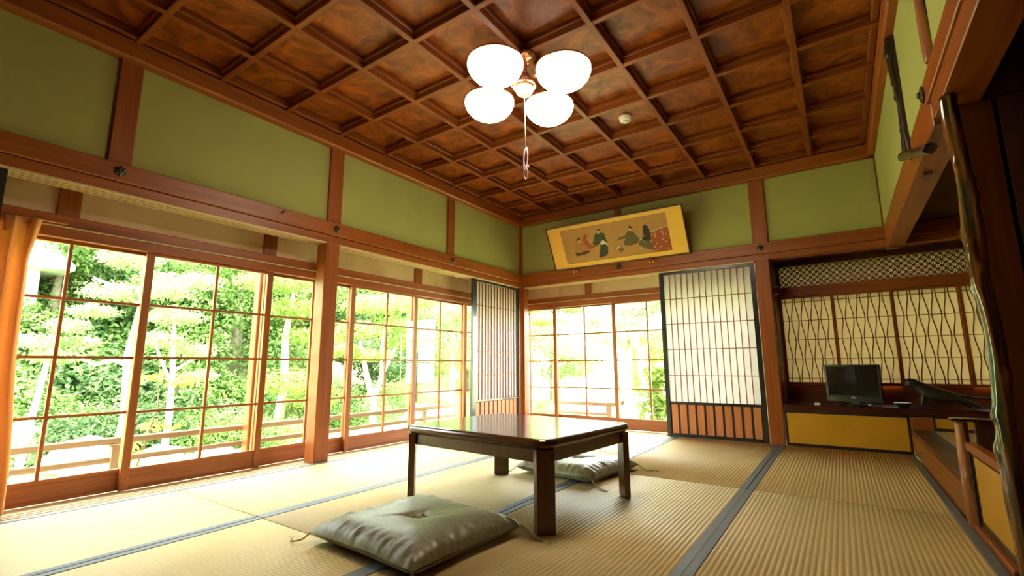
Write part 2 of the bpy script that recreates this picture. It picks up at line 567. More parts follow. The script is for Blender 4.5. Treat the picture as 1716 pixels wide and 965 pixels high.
# full-height post standing in the opening, corner post
bx('floor_post', (-0.125, -2.922, -0.012), (0.0, -2.792, ZK), WZ, wl, 0.006)
bx('corner_post', (-0.10, 0.0, -0.012), (0.045, 0.10, ZK), WZ, wl, 0.005)
bx('corner_post', (-0.06, -0.012, ZN), (0.012, 0.03, ZG), WZ, wl, 0.003)
# outer frame over the glass doors: plaster band with studs, double lintel
bx('transom_plaster', (-0.30, -D, 1.60), (-0.262, 0.262, 1.95), CREAM, wl)
for y in (-4.46, -3.25, -1.625):
    bx('transom_stud', (-0.27, y - 0.051, 1.60), (-0.246, y + 0.051, 1.94), WZ, wl, 0.003)
bx('outer_lintel', (-0.31, -D, 1.545), (-0.222, 0.222, 1.612), WY, wl, 0.004)
bx('outer_lintel', (-0.31, -D, 1.478), (-0.214, 0.214, 1.537), WY, wl, 0.004)
bx('lintel_lip', (-0.225, -D, 1.537), (-0.206, 0.206, 1.545), SILL, wl, 0.001)

# ---- back wall above the opening and over the alcove
wb = struct(bx('wall_back', (-0.30, 0.06, 1.96), (W + 1.3, 0.30, 2.86), CREAM))
PX = [1.385, 2.866]
for a, b_ in ((0.013, PX[0] - 0.04), (PX[0] + 0.04, PX[1] - 0.07), (PX[1] + 0.07, W - 0.006)):
    bx('plaster_panel', (a, 0.022, ZN - 0.02), (b_, 0.06, ZG + 0.02), GREEN, wb)
bx('wall_post', (PX[0] - 0.04, 0.004, ZN - 0.02), (PX[0] + 0.04, 0.06, ZG + 0.02), WZ, wb, 0.003)
bx('wall_post', (PX[1] - 0.07, 0.002, ZN - 0.02), (PX[1] + 0.07, 0.06, ZG + 0.02), WZ, wb, 0.004)
bx('picture_rail', (0.016, -0.016, 1.822), (W + 1.25, 0.06, ZN), WX, wb, 0.004)
bx('lintel', (0.0, 0.002, ZK), (2.80, 0.15, 1.820), WX, wb, 0.003)
bx('lintel', (2.93, 0.004, ZK), (W + 1.2, 0.10, 1.820), WX, wb, 0.003)
for k in range(4):
    y = 0.0025 + k * 0.038
    bx('lintel_runner', (0.046, y, ZK - 0.012), (2.79, y + 0.014, ZK), SILLX, wb, 0.0015)  # pale runners again stand for lit groove edges
bx('lintel_cover', (-0.262, 0.06, 1.94), (2.80, 0.30, 1.958), CREAM, wb)
bx('floor_post', (2.797, 0.0, -0.02), (2.925, 0.125, ZK), WZ, wb, 0.006)
bx('lintel_filler', (2.80, 0.003, ZK + 0.001), (2.93, 0.15, 1.96), WX, wb)
bx('transom_plaster', (-0.262, 0.262, 1.60), (2.80, 0.30, 1.95), CREAM, wb)
for x in (0.85, 2.30):
    bx('transom_stud', (x - 0.04, 0.246, 1.60), (x + 0.04, 0.27, 1.94), WZ, wb, 0.003)
bx('outer_lintel', (-0.222, 0.222, 1.565), (2.80, 0.31, 1.625), WX, wb, 0.004)
bx('outer_lintel', (-0.214, 0.214, 1.49), (2.80, 0.31, 1.557), WX, wb, 0.004)
bx('lintel_lip', (-0.206, 0.206, 1.557), (2.80, 0.225, 1.565), SILLX, wb, 0.001)
bx('dark_panel', (W + 0.10, 0.062, ZN), (W + 1.25, 0.075, ZG), DARKVOID, wb)

# ---- right wall: plaster over the alcoves, big beam, dark interior
wr = struct(bx('wall_right', (W + 0.035, -D, ZN), (W + 0.12, -0.02, 2.86), DARKVOID))
bx('plaster_panel', (W + 0.002, -1.905, ZN - 0.01), (W + 0.034, -0.012, ZG + 0.02), GREEN, wr)
bx('plaster_panel', (W + 0.002, -2.735, ZN - 0.01), (W + 0.034, -1.96, ZG + 0.02), GREEN, wr)
bx('plaster_panel', (W + 0.002, -D, ZN - 0.01), (W + 0.034, -2.80, ZG + 0.02), GREEN, wr)
bx('wall_post', (W - 0.002, -0.03, 1.72), (W + 0.08, 0.0, ZG), WZ, wr, 0.003)
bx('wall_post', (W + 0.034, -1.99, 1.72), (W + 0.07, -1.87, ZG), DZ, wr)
bx('beam', (W - 0.016, -D, 1.835), (W + 0.12, -2.62, ZN), WY, wr, 0.004)
bx('beam', (W - 0.006, -D, 1.742), (W + 0.125, -2.68, 1.833), WY, wr, 0.004)
bx('beam', (W + 0.0, -2.62, 1.735), (W + 0.12, -0.018, ZN), WY, wr, 0.004)
# short panelled wall behind the big log, dark recess of the main alcove
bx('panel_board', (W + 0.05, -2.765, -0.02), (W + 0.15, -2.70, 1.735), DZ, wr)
bx('panel_board', (W + 0.165, -2.765, -0.02), (W + 1.0, -2.72, 1.735), DARKVOID, wr)
bx('panel_board', (W + 0.125, -2.765, 1.75), (W + 1.0, -2.72, 2.5), DARKVOID, wr)
bx('dark_gap_backing', (W + 0.06, -2.715, -0.02), (W + 1.0, -2.69, 2.5), BLACK, wr)  # added black sheet, keeps the gap between the boards dark
bx('recess_back', (W + 1.0, -D, -0.1), (W + 1.06, -2.70, 2.8), DARKVOID, wr)
bx('recess_floor', (W + 0.02, -D, -0.1), (W + 1.0, -2.83, 0.09), DY, wr)
bx('recess_ceiling', (W + 0.12, -D, 2.4), (W + 1.0, -2.70, 2.45), DARKVOID, wr)
# ---- wall behind the camera and the outer shell
wf = struct(bx('wall_front', (-0.30, -D - 0.16, -0.12), (W + 1.1, -D - 0.04, 2.86), DX))
bx('lintel', (0.0, -D - 0.04, ZK), (W, -D, ZN), WX, wf, 0.004)
for k in range(4):
    bx('sliding_panel', (0.01 + 0.96 * k, -D - 0.038, 0.0), (0.95 + 0.96 * k, -D - 0.005, ZK), DZ, wf)

# ---- coffered ceiling on a 0.48 m grid
ce = struct(bx('ceiling', (-0.30, -D - 0.16, 2.81), (W + 1.3, 0.8, 2.90), DX))
panel_me = [B().box((-0.238, -0.238, 0), (0.238, 0.238, 0.025)).mesh('ceiling_board', CE_P)]
for i in range(8):
    for j in range(12):
        put('ceiling_board', panel_me[0], ce, (0.24 + 0.48 * i, -0.24 - 0.48 * j, ZP), (0, 0, math.pi * ((i + j) % 2)))
ry = B().box((-0.0185, -D, ZR), (0.0185, 0.0, ZR + 0.045), 0.003).box((-0.030, -D, ZR + 0.040), (0.030, 0.0, ZP), 0.006).mesh('ceiling_rib', CE_Y)
rx = B().box((0.0, -0.0185, ZR + 0.0015), (W, 0.0185, ZR + 0.045), 0.003).box((0.0, -0.030, ZR + 0.0405), (W, 0.030, ZP - 0.0005), 0.006).mesh('ceiling_rib', CE_X)
for i in range(1, 8):
    put('ceiling_rib', ry, ce, (0.48 * i, 0, 0))
for j in range(1, 12):
    put('ceiling_rib', rx, ce, (0, -0.48 * j, 0))
def cornice(lo, hi, m):
    bx('cornice', lo, hi, m, ce, 0.012)
cornice((-0.03, -D, ZG), (0.052, 0.03, 2.715), WY)
cornice((-0.03, -0.05, ZG), (W + 0.03, 0.03, 2.714), WX)
cornice((W - 0.05, -D, ZG), (W + 0.03, 0.03, 2.7155), WY)
for lo, hi, m in (((0.05, -D, 2.713), (0.085, -0.05, ZP), CE_Y), ((0.05, -0.085, 2.713), (W - 0.05, -0.05, ZP), CE_X), ((W - 0.085, -D, 2.713), (W - 0.05, -0.05, ZP), CE_Y)):
    bx('cornice', lo, hi, m, ce, 0.004)
# roof with eaves over the veranda
roof = struct(bx('roof', (-1.35, -7.2, 2.92), (W + 2.0, 1.5, 3.02), DARKSTONE))

# ------------------------------------------------------------------ sliding glass doors
def mapper(side, base):
    if side == 'left':
        return lambda u, d, z: (base - d, u, z)
    return lambda u, d, z: (u, base + d, z)

WIN_N = [0]
def glass_door(side, base, u0, u1, ztop, zglass, muntins):
    P = mapper(side, base)
    MU = FY if side == 'left' else FX
    WIN_N[0] += 1
    t = 0.030
    def add(name, u_0, u_1, z0, z1, d0, d1, m, bev=0.002):
        return bx(name, P(u_0, d0, z0), P(u_1, d1, z1), m, root, bev)
    sw = 0.046
    root = struct(bx('window_%d' % WIN_N[0], P(u0, 0, 0.0), P(u0 + sw, t, ztop), FZ, None, 0.003))
    add('stile', u1 - sw, u1, 0.0, ztop, 0, t, FZ)
    add('top_rail', u0 + sw, u1 - sw, zglass, ztop, 0.001, t - 0.001, MU)
    add('bottom_rail', u0 + sw, u1 - sw, 0.0, 0.018, 0.001, t - 0.001, MU)
    add('middle_rail', u0 + sw, u1 - sw, 0.104, 0.127, 0.001, t - 0.001, MU)
    add('kick_board', u0 + sw - 0.002, u1 - sw + 0.002, 0.016, 0.106, 0.010, 0.022, MU, 0)
    cols = [u0 + sw] + [m for m in muntins] + [u1 - sw]
    for m in muntins:
        add('muntin', m - 0.009, m + 0.009, 0.126, zglass, 0.004, t - 0.006, FZ)
    rows = [0.127, 0.462, 0.797, 1.135, zglass]
    for z in rows[1:4]:
        add('muntin', u0 + sw, u1 - sw, z - 0.008, z + 0.008, 0.006, t - 0.008, MU)
    for a, b_ in zip(cols, cols[1:]):
        for c, d in zip(rows, rows[1:]):
            add('pane', a + (0.009 if a in muntins else 0), b_ - (0.009 if b_ in muntins else 0), c + 0.006, d - 0.006, 0.013, 0.016, GLASS, 0)
    return root
st = [-5.62, -4.83, -4.035, -3.24, -2.452, -1.665, -0.852, -0.06]
for k in range(7):
    a, b_ = st[k] - 0.024, st[k + 1] + 0.024
    glass_door('left', -0.232 - 0.036 * (k % 2), a, b_, 1.478, 1.458, [(st[k] + st[k + 1]) / 2 + (0.012 if k < 6 else 0)])
stx = [(-0.235, 0.39, [-0.02]), (0.34, 1.212, [0.776]), (1.165, 2.03, [1.60]), (1.98, 2.80, [2.40])]
for k, (a, b_, mm) in enumerate(stx):
    glass_door('back', 0.232 + 0.036 * (k % 2), a, b_, 1.49, 1.472, mm)
struct(bx('trim_3', (-0.30, 0.20, -0.05), (-0.236, 0.30, 1.60), FZ))

# ------------------------------------------------------------------ shoji screens
def shoji(side, base, u0, u1, label, sl_=0.046):
    P = mapper(side, base)
    lo = P(u0, 0, 0)
    root = thing('shoji_screen', label, 'screen', P((u0 + u1) / 2, 0.016, 0.0))
    rl = Vector(root.location)
    MU = WY if side == 'left' else WX
    def add(name, u_0, u_1, z0, z1, d0, d1, m, bev=0.0):
        b = B().box(Vector(P(u_0, d0, z0)) - rl, Vector(P(u_1, d1, z1)) - rl, bev)
        return obj(name, b, m, root)
    sw, zt = 0.046, 1.752
    for a, w_ in ((u0, sl_), (u1 - sw, sw)):
        add('frame_stile', a, a + w_, 0, zt, 0, 0.032, BLACK, 0.003)
    add('frame_rail', u0 + sw, u1 - sw, zt - 0.034, zt, 0.001, 0.031, BLACK, 0.003)
    add('frame_rail', u0 + sw, u1 - sw, 0.33, 0.356, 0.001, 0.031, BLACK, 0.003)
    add('frame_rail', u0 + sw, u1 - sw, 0.0, 0.03, 0.001, 0.031, BLACK, 0.003)
    a, b_ = u0 + sl_, u1 - sw
    z0, z1 = 0.356, zt - 0.034
    add('paper', a, b_, z0, z1, 0.019, 0.020, PAPER)
    n = 14
    for k in range(1, n):
        u = a + (b_ - a) * k / n
        add('vertical_bar', u - 0.0034, u + 0.0034, z0, z1, 0.004, 0.019, MUZ)
    for k in range(1, 5):
        z = z0 + (z1 - z0) * k / 5
        add('horizontal_bar', a, b_, z - 0.0034, z + 0.0034, 0.005, 0.019, MU)
    add('hip_backing', a, b_, 0.03, 0.33, 0.020, 0.026, BLACK)
    n = 10
    for k in range(n):
        c = a + (b_ - a) * (k + 0.5) / n
        hw = (b_ - a) / n * 0.5 - 0.010
        add('hip_slat', c - hw, c + hw, 0.032, 0.328, 0.010, 0.020, HIP, 0.002)
    return root
MUZ = WZ
shoji('left', -0.018, -0.985, -0.030, 'shoji screen on the left wall tucked against the corner post, seen edge-on', 0.075)
shoji('left', -0.018, -5.72, -4.757, 'black edge of a shoji screen at the left picture border above the curtain')
shoji('back', 0.012, 1.832, 2.792, 'wide shoji screen on the back wall between the glass doors and the alcove post')
# ------------------------------------------------------------------ low lacquered table
tb = thing('low_table', 'low dark lacquered table with rounded corners in the middle of the mats', 'table', (1.845, -2.835, 0), (0, 0, math.radians(-4.5)))
TWX, TWY, TH = 0.505, 0.435, 0.407
def rrect(hx, hy, r, n=8):
    out = []
    for cx, cy, a0 in ((hx - r, hy - r, 0), (-hx + r, hy - r, 90), (-hx + r, -hy + r, 180), (hx - r, -hy + r, 270)):
        for k in range(n + 1):
            a = math.radians(a0 + 90 * k / n)
            out.append((cx + r * math.cos(a), cy + r * math.sin(a)))
    return out
def stacked(levels, r0):
    b = B()
    rings = []
    for inset, z in levels:
        rings.append([b.bm.verts.new((x, y, z)) for x, y in rrect(TWX - inset, TWY - inset, max(0.02, r0 - inset))])
    n = len(rings[0])
    for a, c in zip(rings, rings[1:]):
        for k in range(n):
            f = b.bm.faces.new((a[k], a[(k + 1) % n], c[(k + 1) % n], c[k]))
    b.bm.faces.new(rings[0][::-1])
    b.bm.faces.new(rings[-1])
    return b
obj('table_top', stacked([(0.022, 0.358), (0.012, 0.365), (0.004, 0.372), (0.0, 0.381), (0.0, 0.392), (0.003, 0.400), (0.010, 0.405), (0.020, 0.407)], 0.075), TABLE, tb)
for sx in (-1, 1):
    obj('apron', B().box((sx * 0.474, -0.36, 0.300), (sx * 0.450, 0.36, 0.360), 0.004), TABLEZ, tb)
for sy in (-1, 1):
    obj('apron', B().box((-0.43, sy * 0.404, 0.300), (0.43, sy * 0.380, 0.360), 0.004), TABLEZ, tb)
legb = B()
q_ = math.sqrt(0.5)
for z0, z1, s_ in ((0.0, 0.006, -0.002), (0.006, 0.062, 0.0), (0.062, 0.064, -0.002), (0.064, 0.360, 0.0)):
    pl = [(-0.018 - s_, -0.041 - s_), (0.018 + s_, -0.050 - s_), (0.018 + s_, 0.050 + s_), (-0.018 - s_, 0.041 + s_)]   # (along the diagonal, across it)
    legb.prism([((d_ + w_) * q_, (d_ - w_) * q_) for d_, w_ in pl], z0, z1)
LEGME = legb.mesh('leg', TABLEZ)
for sx, sy, a in ((-1, -1, 0), (1, -1, 90), (1, 1, 180), (-1, 1, 270)):
    put('leg', LEGME, tb, (sx * 0.462, sy * 0.392, 0), (0, 0, math.radians(a)))

# ------------------------------------------------------------------ floor cushions
def cushion(label, loc, rz, a, bdim, seed, tassels):
    root = thing('floor_cushion', label, 'cushion', loc, (0, 0, rz), 'grey green floor cushions')
    N = 56
    def top(u, v):
        u, v = 2 * u - 1, 2 * v - 1
        x = a * u * (1 - 0.045 * (1 - v * v))
        y = bdim * v * (1 - 0.045 * (1 - u * u))
        e = max(0.0, (1 - u ** 6) * (1 - v ** 6))
        h = 0.042 + 0.062 * e ** 0.55
        edge = max(abs(u), abs(v))
        wr = math.exp(-((edge - 0.86) / 0.13) ** 2)
        s = v if abs(u) > abs(v) else u
        h += wr * 0.0115 * (math.sin(31 * s + seed) * mnoise.noise(Vector((s * 6, seed, edge * 2))) + 0.6 * mnoise.noise(Vector((s * 17, edge * 3, seed))))
        h += 0.006 * mnoise.noise(Vector((u * 2.2, v * 2.2, seed)))
        rr = math.hypot(u * a, v * bdim)
        h -= 0.026 * math.exp(-(rr / 0.034) ** 2) + 0.006 * math.exp(-(rr / 0.11) ** 2)
        for ang, L in ((seed * 0.0 - 2.3, 0.24), (0.55, 0.20), (1.9, 0.10)):
            d = abs(-math.sin(ang) * u * a + math.cos(ang) * v * bdim)
            t = math.cos(ang) * u * a + math.sin(ang) * v * bdim
            if 0 < t < L:
                h -= 0.012 * math.exp(-(d / 0.014) ** 2) * (1 - t / L)
        return (x, y, h)
    def bot(u, v):
        u, v = 2 * u - 1, 2 * v - 1
        x = a * u * (1 - 0.045 * (1 - v * v))
        y = bdim * v * (1 - 0.045 * (1 - u * u))
        e = max(0.0, (1 - u ** 8) * (1 - v ** 8))
        return (x, y, 0.040 - 0.0385 * e ** 0.55)
    b = B()
    b.grid(top, N, N)
    b.grid(lambda u, v: bot(v, u), N, N)
    obj('cover', b, BROCADE, root)
    tf = B()
    for k in range(7):
        an = k * 0.9
        L = 0.030 + 0.010 * (k % 3)
        tf.tube([(0, 0, 0.074), (L * 0.5 * math.cos(an), L * 0.5 * math.sin(an), 0.092), (L * math.cos(an), L * math.sin(an), 0.086)], 0.0034, 5)
    obj('centre_tuft', tf, TASSEL, root)
    for (sx, sy), pts in tassels:
        tz = B()
        p0 = Vector((sx * a * 0.985, sy * bdim * 0.985, 0.041))
        P_ = [p0] + [Vector(q) for q in pts]
        # smooth the cord
        Q = []
        for i in range(len(P_) - 1):
            for k in range(5):
                Q.append(P_[i].lerp(P_[i + 1], k / 5))
        Q.append(P_[-1])
        for _ in range(3):
            Q = [Q[0]] + [(Q[i - 1] + Q[i] * 2 + Q[i + 1]) / 4 for i in range(1, len(Q) - 1)] + [Q[-1]]
        tz.tube(Q, 0.0034, 6)
        e, d = Q[-1], (Q[-1] - Q[-2]).normalized()
        for k in range(5):
            o = Vector((0.012 * math.sin(k * 2.1), 0.012 * math.cos(k * 2.1), 0.0))
            tz.tube([e, e + d * 0.015 + o * 0.5, e + d * 0.03 + o + Vector((0, 0, -0.001))], 0.0016, 4)
        obj('tassel', tz, TASSEL, root)
    return root
cushion('large grey-green floor cushion in the foreground before the low table', (1.835, -3.610, 0.0), math.radians(-3.5), 0.335, 0.31, 1.7,
        [((-1, -1), [(-0.35, -0.33, 0.012), (-0.385, -0.36, 0.005), (-0.42, -0.34, 0.005)]),
         ((1, 1), [(0.365, 0.315, 0.022), (0.40, 0.29, 0.005), (0.46, 0.29, 0.005)]),
         ((1, -1), [(0.332, -0.318, 0.012), (0.328, -0.342, 0.005), (0.30, -0.36, 0.005)]),
         ((-1, 1), [(-0.35, 0.32, 0.012), (-0.37, 0.335, 0.005)])])
cushion('grey-green floor cushion behind the low table, partly hidden by its legs', (1.81, -2.035, 0.0), math.radians(-7), 0.315, 0.31, 4.1,
        [((1, 1), [(0.34, 0.32, 0.012), (0.37, 0.31, 0.005), (0.41, 0.335, 0.005)]),
         ((1, -1), [(0.335, -0.31, 0.012), (0.37, -0.325, 0.005), (0.42, -0.35, 0.005)]),
         ((-1, -1), [(-0.33, -0.32, 0.012), (-0.35, -0.345, 0.005)])])

# ------------------------------------------------------------------ framed painting leaning out from the back wall
pa = thing('framed_painting', 'long painting of five seated robed figures, gold mount, thin dark frame', 'painting', (0.553, -0.040, 1.912), (math.radians(27.5), 0, 0))
PW, PH = 1.65, 0.548
def pbox(name, u0, u1, v0, v1, d0, d1, m, parent=None, bev=0.0):
    return obj(name, B().box((u0, d0, v0), (u1, d1, v1), bev), m, parent or pa)
FRAME = plain('dark_picture_frame', (0.035, 0.018, 0.010), 0.3)
MOUNT = plain('gold_mount', (0.78, 0.45, 0.06), 0.6, vary=0.05, vscale=6)
SILK = plain('brown_silk', (0.38, 0.20, 0.055), 0.75, vary=0.08, vscale=6)
pbox('frame_bar', 0, PW, 0, 0.014, 0, 0.022, FRAME, bev=0.002)
pbox('frame_bar', 0, PW, PH - 0.014, PH, 0, 0.022, FRAME, bev=0.002)
pbox('frame_bar', 0, 0.014, 0.014, PH - 0.014, 0, 0.022, FRAME, bev=0.002)
pbox('frame_bar', PW - 0.014, PW, 0.014, PH - 0.014, 0, 0.022, FRAME, bev=0.002)
pbox('mount', 0.014, PW - 0.014, 0.014, PH - 0.014, 0.010, 0.018, MOUNT)
cv = pbox('canvas', 0.190, 1.463, 0.068, 0.485, 0.0092, 0.0099, SILK)
for u0, u1, v0, v1 in ((0.187, 1.466, 0.065, 0.068), (0.187, 1.466, 0.485, 0.488), (0.187, 0.190, 0.068, 0.485), (1.463, 1.466, 0.068, 0.485)):
    pbox('mount_line', u0, u1, v0, v1, 0.0090, 0.0099, FRAME)
PC = {n: plain('paint_' + n, c, 0.8) for n, c in dict(
    brown_robe=(0.34, 0.16, 0.035), dark_skirt=(0.07, 0.035, 0.012), head=(0.50, 0.30, 0.13), hair=(0.05, 0.035, 0.02),
    rust_sleeve=(0.27, 0.075, 0.018), green_robe=(0.035, 0.055, 0.022), dark_robe=(0.03, 0.035, 0.018), white_cloth=(0.62, 0.55, 0.38),
    low_desk=(0.16, 0.085, 0.03), olive_robe=(0.09, 0.075, 0.022), black_hair=(0.022, 0.018, 0.012), patterned_robe=(0.10, 0.085, 0.035), red_robe=(0.30, 0.06, 0.018)).items()}
FIG = [
    ('brown_robe', [(0.355, 0.29), (0.364, 0.326), (0.4, 0.333), (0.425, 0.304), (0.468, 0.291), (0.508, 0.242), (0.539, 0.212), (0.502, 0.167), (0.419, 0.154), (0.325, 0.155), (0.312, 0.182), (0.342, 0.242)]),
    ('dark_skirt', [(0.325, 0.193), (0.387, 0.184), (0.473, 0.207), (0.526, 0.186), (0.46, 0.158), (0.337, 0.15)]),
    ('head', [(0.387, 0.36), (0.409, 0.369), (0.431, 0.353), (0.424, 0.317), (0.392, 0.303), (0.377, 0.324)]),
    ('hair', [(0.377, 0.347), (0.396, 0.371), (0.429, 0.37), (0.434, 0.352), (0.403, 0.347), (0.382, 0.326)]),
    ('rust_sleeve', [(0.45, 0.325), (0.492, 0.41), (0.531, 0.385), (0.507, 0.341), (0.542, 0.273), (0.61, 0.236), (0.527, 0.214), (0.485, 0.257)]),
    ('green_robe', [(0.586, 0.297), (0.62, 0.371), (0.65, 0.402), (0.698, 0.391), (0.743, 0.374), (0.749, 0.301), (0.761, 0.263), (0.723, 0.233), (0.668, 0.266), (0.61, 0.238), (0.568, 0.275)]),
    ('head', [(0.66, 0.418), (0.68, 0.43), (0.696, 0.415), (0.686, 0.384), (0.666, 0.375), (0.653, 0.389)]),
    ('hair', [(0.656, 0.415), (0.668, 0.432), (0.685, 0.441), (0.698, 0.423), (0.694, 0.408), (0.677, 0.421)]),
    ('dark_robe', [(0.662, 0.242), (0.687, 0.269), (0.734, 0.28), (0.753, 0.228), (0.739, 0.133), (0.706, 0.107), (0.626, 0.093), (0.618, 0.113), (0.651, 0.195)]),
    ('white_cloth', [(0.665, 0.257), (0.686, 0.29), (0.715, 0.295), (0.75, 0.253), (0.751, 0.216), (0.727, 0.251), (0.682, 0.245)]),
    ('low_desk', [(0.812, 0.189), (0.898, 0.194), (0.93, 0.165), (0.93, 0.139), (0.874, 0.113), (0.882, 0.148), (0.832, 0.168)]),
    ('white_cloth', [(0.835, 0.182), (0.895, 0.192), (0.9, 0.176), (0.844, 0.17)]),
    ('olive_robe', [(0.939, 0.217), (0.981, 0.276), (0.927, 0.273), (0.875, 0.263), (0.909, 0.299), (0.969, 0.301), (1.025, 0.355), (1.077, 0.346), (1.115, 0.277), (1.146, 0.246), (1.1, 0.198), (1.015, 0.182), (0.959, 0.197)]),
    ('head', [(1.043, 0.387), (1.059, 0.395), (1.074, 0.381), (1.067, 0.352), (1.049, 0.348), (1.038, 0.365)]),
    ('hair', [(1.038, 0.384), (1.052, 0.419), (1.073, 0.396), (1.074, 0.37), (1.056, 0.383)]),
    ('black_hair', [(1.2, 0.376), (1.223, 0.395), (1.249, 0.377), (1.263, 0.332), (1.264, 0.275), (1.262, 0.218), (1.193, 0.207), (1.164, 0.234), (1.191, 0.287), (1.189, 0.333)]),
    ('patterned_robe', [(1.164, 0.234), (1.194, 0.212), (1.26, 0.219), (1.267, 0.123), (1.283, 0.088), (1.188, 0.124), (1.117, 0.172), (1.115, 0.205)]),
    ('red_robe', [(1.266, 0.297), (1.446, 0.338), (1.459, 0.298), (1.464, 0.073), (1.318, 0.066), (1.263, 0.103), (1.262, 0.218)]),
]
for k, (n, poly) in enumerate(FIG):
    dd = 0.0090 - 0.00012 * k
    obj('painted_' + n, B().prism(poly, dd, 0.0093, lambda u, v, d: (u, d, v)), PC[n], cv)
spots = [(1.258, 0.196), (1.282, 0.266), (1.311, 0.244), (1.324, 0.163), (1.378, 0.284), (1.386, 0.204), (1.432, 0.252), (1.418, 0.171), (1.356, 0.124), (1.29, 0.128), (1.427, 0.095), (1.199, 0.269), (1.142, 0.238), (1.187, 0.207), (1.133, 0.134), (1.312, 0.096)]
sb = B()
for k, (u, v) in enumerate(spots):
    a = k * 1.3
    sb.prism([(u + 0.011 * math.cos(t + a) * (1 if i % 2 else 0.6), v + 0.006 * math.sin(t + a)) for i, t in enumerate([j * math.pi / 3 for j in range(6)])], 0.0064, 0.0075, lambda u, v, d: (u, d, v))
for p, q in (((1.266, 0.297), (1.457, 0.34)), ((1.314, 0.323), (1.318, 0.232)), ((1.399, 0.341), (1.403, 0.24))):
    n = Vector((q[1] - p[1], p[0] - q[0])).normalized() * 0.0022
    sb.prism([(p[0] + n.x, p[1] + n.y), (q[0] + n.x, q[1] + n.y), (q[0] - n.x, q[1] - n.y), (p[0] - n.x, p[1] - n.y)], 0.0064, 0.0075, lambda u, v, d: (u, d, v))
obj('painted_white_pattern', sb, PC['white_cloth'], cv)['kind'] = 'stuff'
gb = B()
for v0, v1 in ((0.205, 0.232), (0.18, 0.20), (0.154, 0.175)):
    gb.prism([(0.2345, v0), (0.2375, v0), (0.2375, v1), (0.2345, v1)], 0.0088, 0.0093, lambda u, v, d: (u, d, v))
obj('painted_signature', gb, PC['dark_skirt'], cv)
RED = plain('red_hook_cap', (0.30, 0.025, 0.012), 0.4)
HOOKG = plain('brass_hook_tip', (0.62, 0.38, 0.10), 0.35, metal=0.4)
for x, lab in ((0.845, 'red and gold double hook under the left half of the painting'), (1.787, 'red and gold double hook under the right half of the painting')):
    h = thing('picture_hook', lab, 'hook', (x, -0.062, 1.900), group='picture hooks on the rail')
    for s in (-1, 1):
        b = B().tube([(s * 0.004, 0, 0.012), (s * 0.010, -0.004, 0.0), (s * 0.017, -0.004, -0.018), (s * 0.020, 0.002, -0.032)], [0.005, 0.015, 0.013, 0.005], 10)
        cup = obj('hook_cap', b, RED, h)
        obj('hook_tip', B().tube([(s * 0.0165, -0.006, -0.014), (s * 0.0195, -0.005, -0.030), (s * 0.0215, 0.0, -0.044)], [0.0105, 0.009, 0.003], 10), HOOKG, h)
    obj('hook_stem', B().tube([(0, 0.046, -0.002), (0, 0.0, 0.004), (0, -0.004, 0.016)], 0.004, 8), IRON, h)

# ------------------------------------------------------------------ nail covers and pegs
def star_cover(loc, normal, label, rad=0.034):
    r = thing('nail_cover', label, 'nail cover', loc, group='six-pointed nail covers on the beams')
    r.rotation_euler = Vector(normal).to_track_quat('Z', 'Y').to_euler()
    poly = []
    for k in range(12):
        a = math.radians(30 * k + 90)
        q = rad if k % 2 == 0 else rad * 0.72
        poly.append((q * math.cos(a), q * math.sin(a)))
    b = B()
    b0 = [b.bm.verts.new((x, y, 0)) for x, y in poly]
    b1 = [b.bm.verts.new((x, y, 0.006)) for x, y in poly]
    b2 = [b.bm.verts.new((x * 0.6, y * 0.6, 0.012)) for x, y in poly]
    for A_, C_ in ((b0, b1), (b1, b2)):
        for k in range(12):
            b.bm.faces.new((A_[k], A_[(k + 1) % 12], C_[(k + 1) % 12], C_[k]))
    b.bm.faces.new(b2)
    b.bm.faces.new(b0[::-1])
    obj('plate', b, IRON, r)
    obj('boss', B().lathe([(0.0135, 0.010), (0.0145, 0.016), (0.010, 0.022), (0.0075, 0.022), (0.006, 0.018), (0.0, 0.018)], n=16), IRON, r)
star_cover((0.017, -4.318, 1.882), (1, 0, 0), 'star-shaped bronze nail cover on the left beam nearest the camera')
star_cover((0.017, -2.845, 1.880), (1, 0, 0), 'star-shaped bronze nail cover on the left beam above the standing post')
star_cover((0.017, -1.380, 1.882), (1, 0, 0), 'small star-shaped bronze nail cover on the left beam nearest the room corner')
star_cover((1.385, -0.017, 1.868), (0, -1, 0), 'star-shaped bronze nail cover under the middle of the painting')
star_cover((2.860, -0.017, 1.882), (0, -1, 0), 'star-shaped bronze nail cover above the alcove post right of the painting')
star_cover((W - 0.017, -2.62, 1.885), (-1, 0, 0), 'bronze nail cover on the right beam seen side-on beside the big log', 0.04)
for y, lab in ((-3.315, 'small brown peg on the left beam between the first two nail covers'), (-2.336, 'small brown peg on the left beam right of the standing post')):
    tag(obj('coat_peg', B().tube([(0.014, y, 1.908), (0.034, y, 1.906), (0.040, y, 1.914)], [0.005, 0.005, 0.006], 8).tube([(0.014, y - 0.012, 1.900), (0.026, y - 0.012, 1.899), (0.030, y - 0.012, 1.890)], [0.004, 0.004, 0.004], 8), WX), lab, 'peg', 'pegs on the left beam')

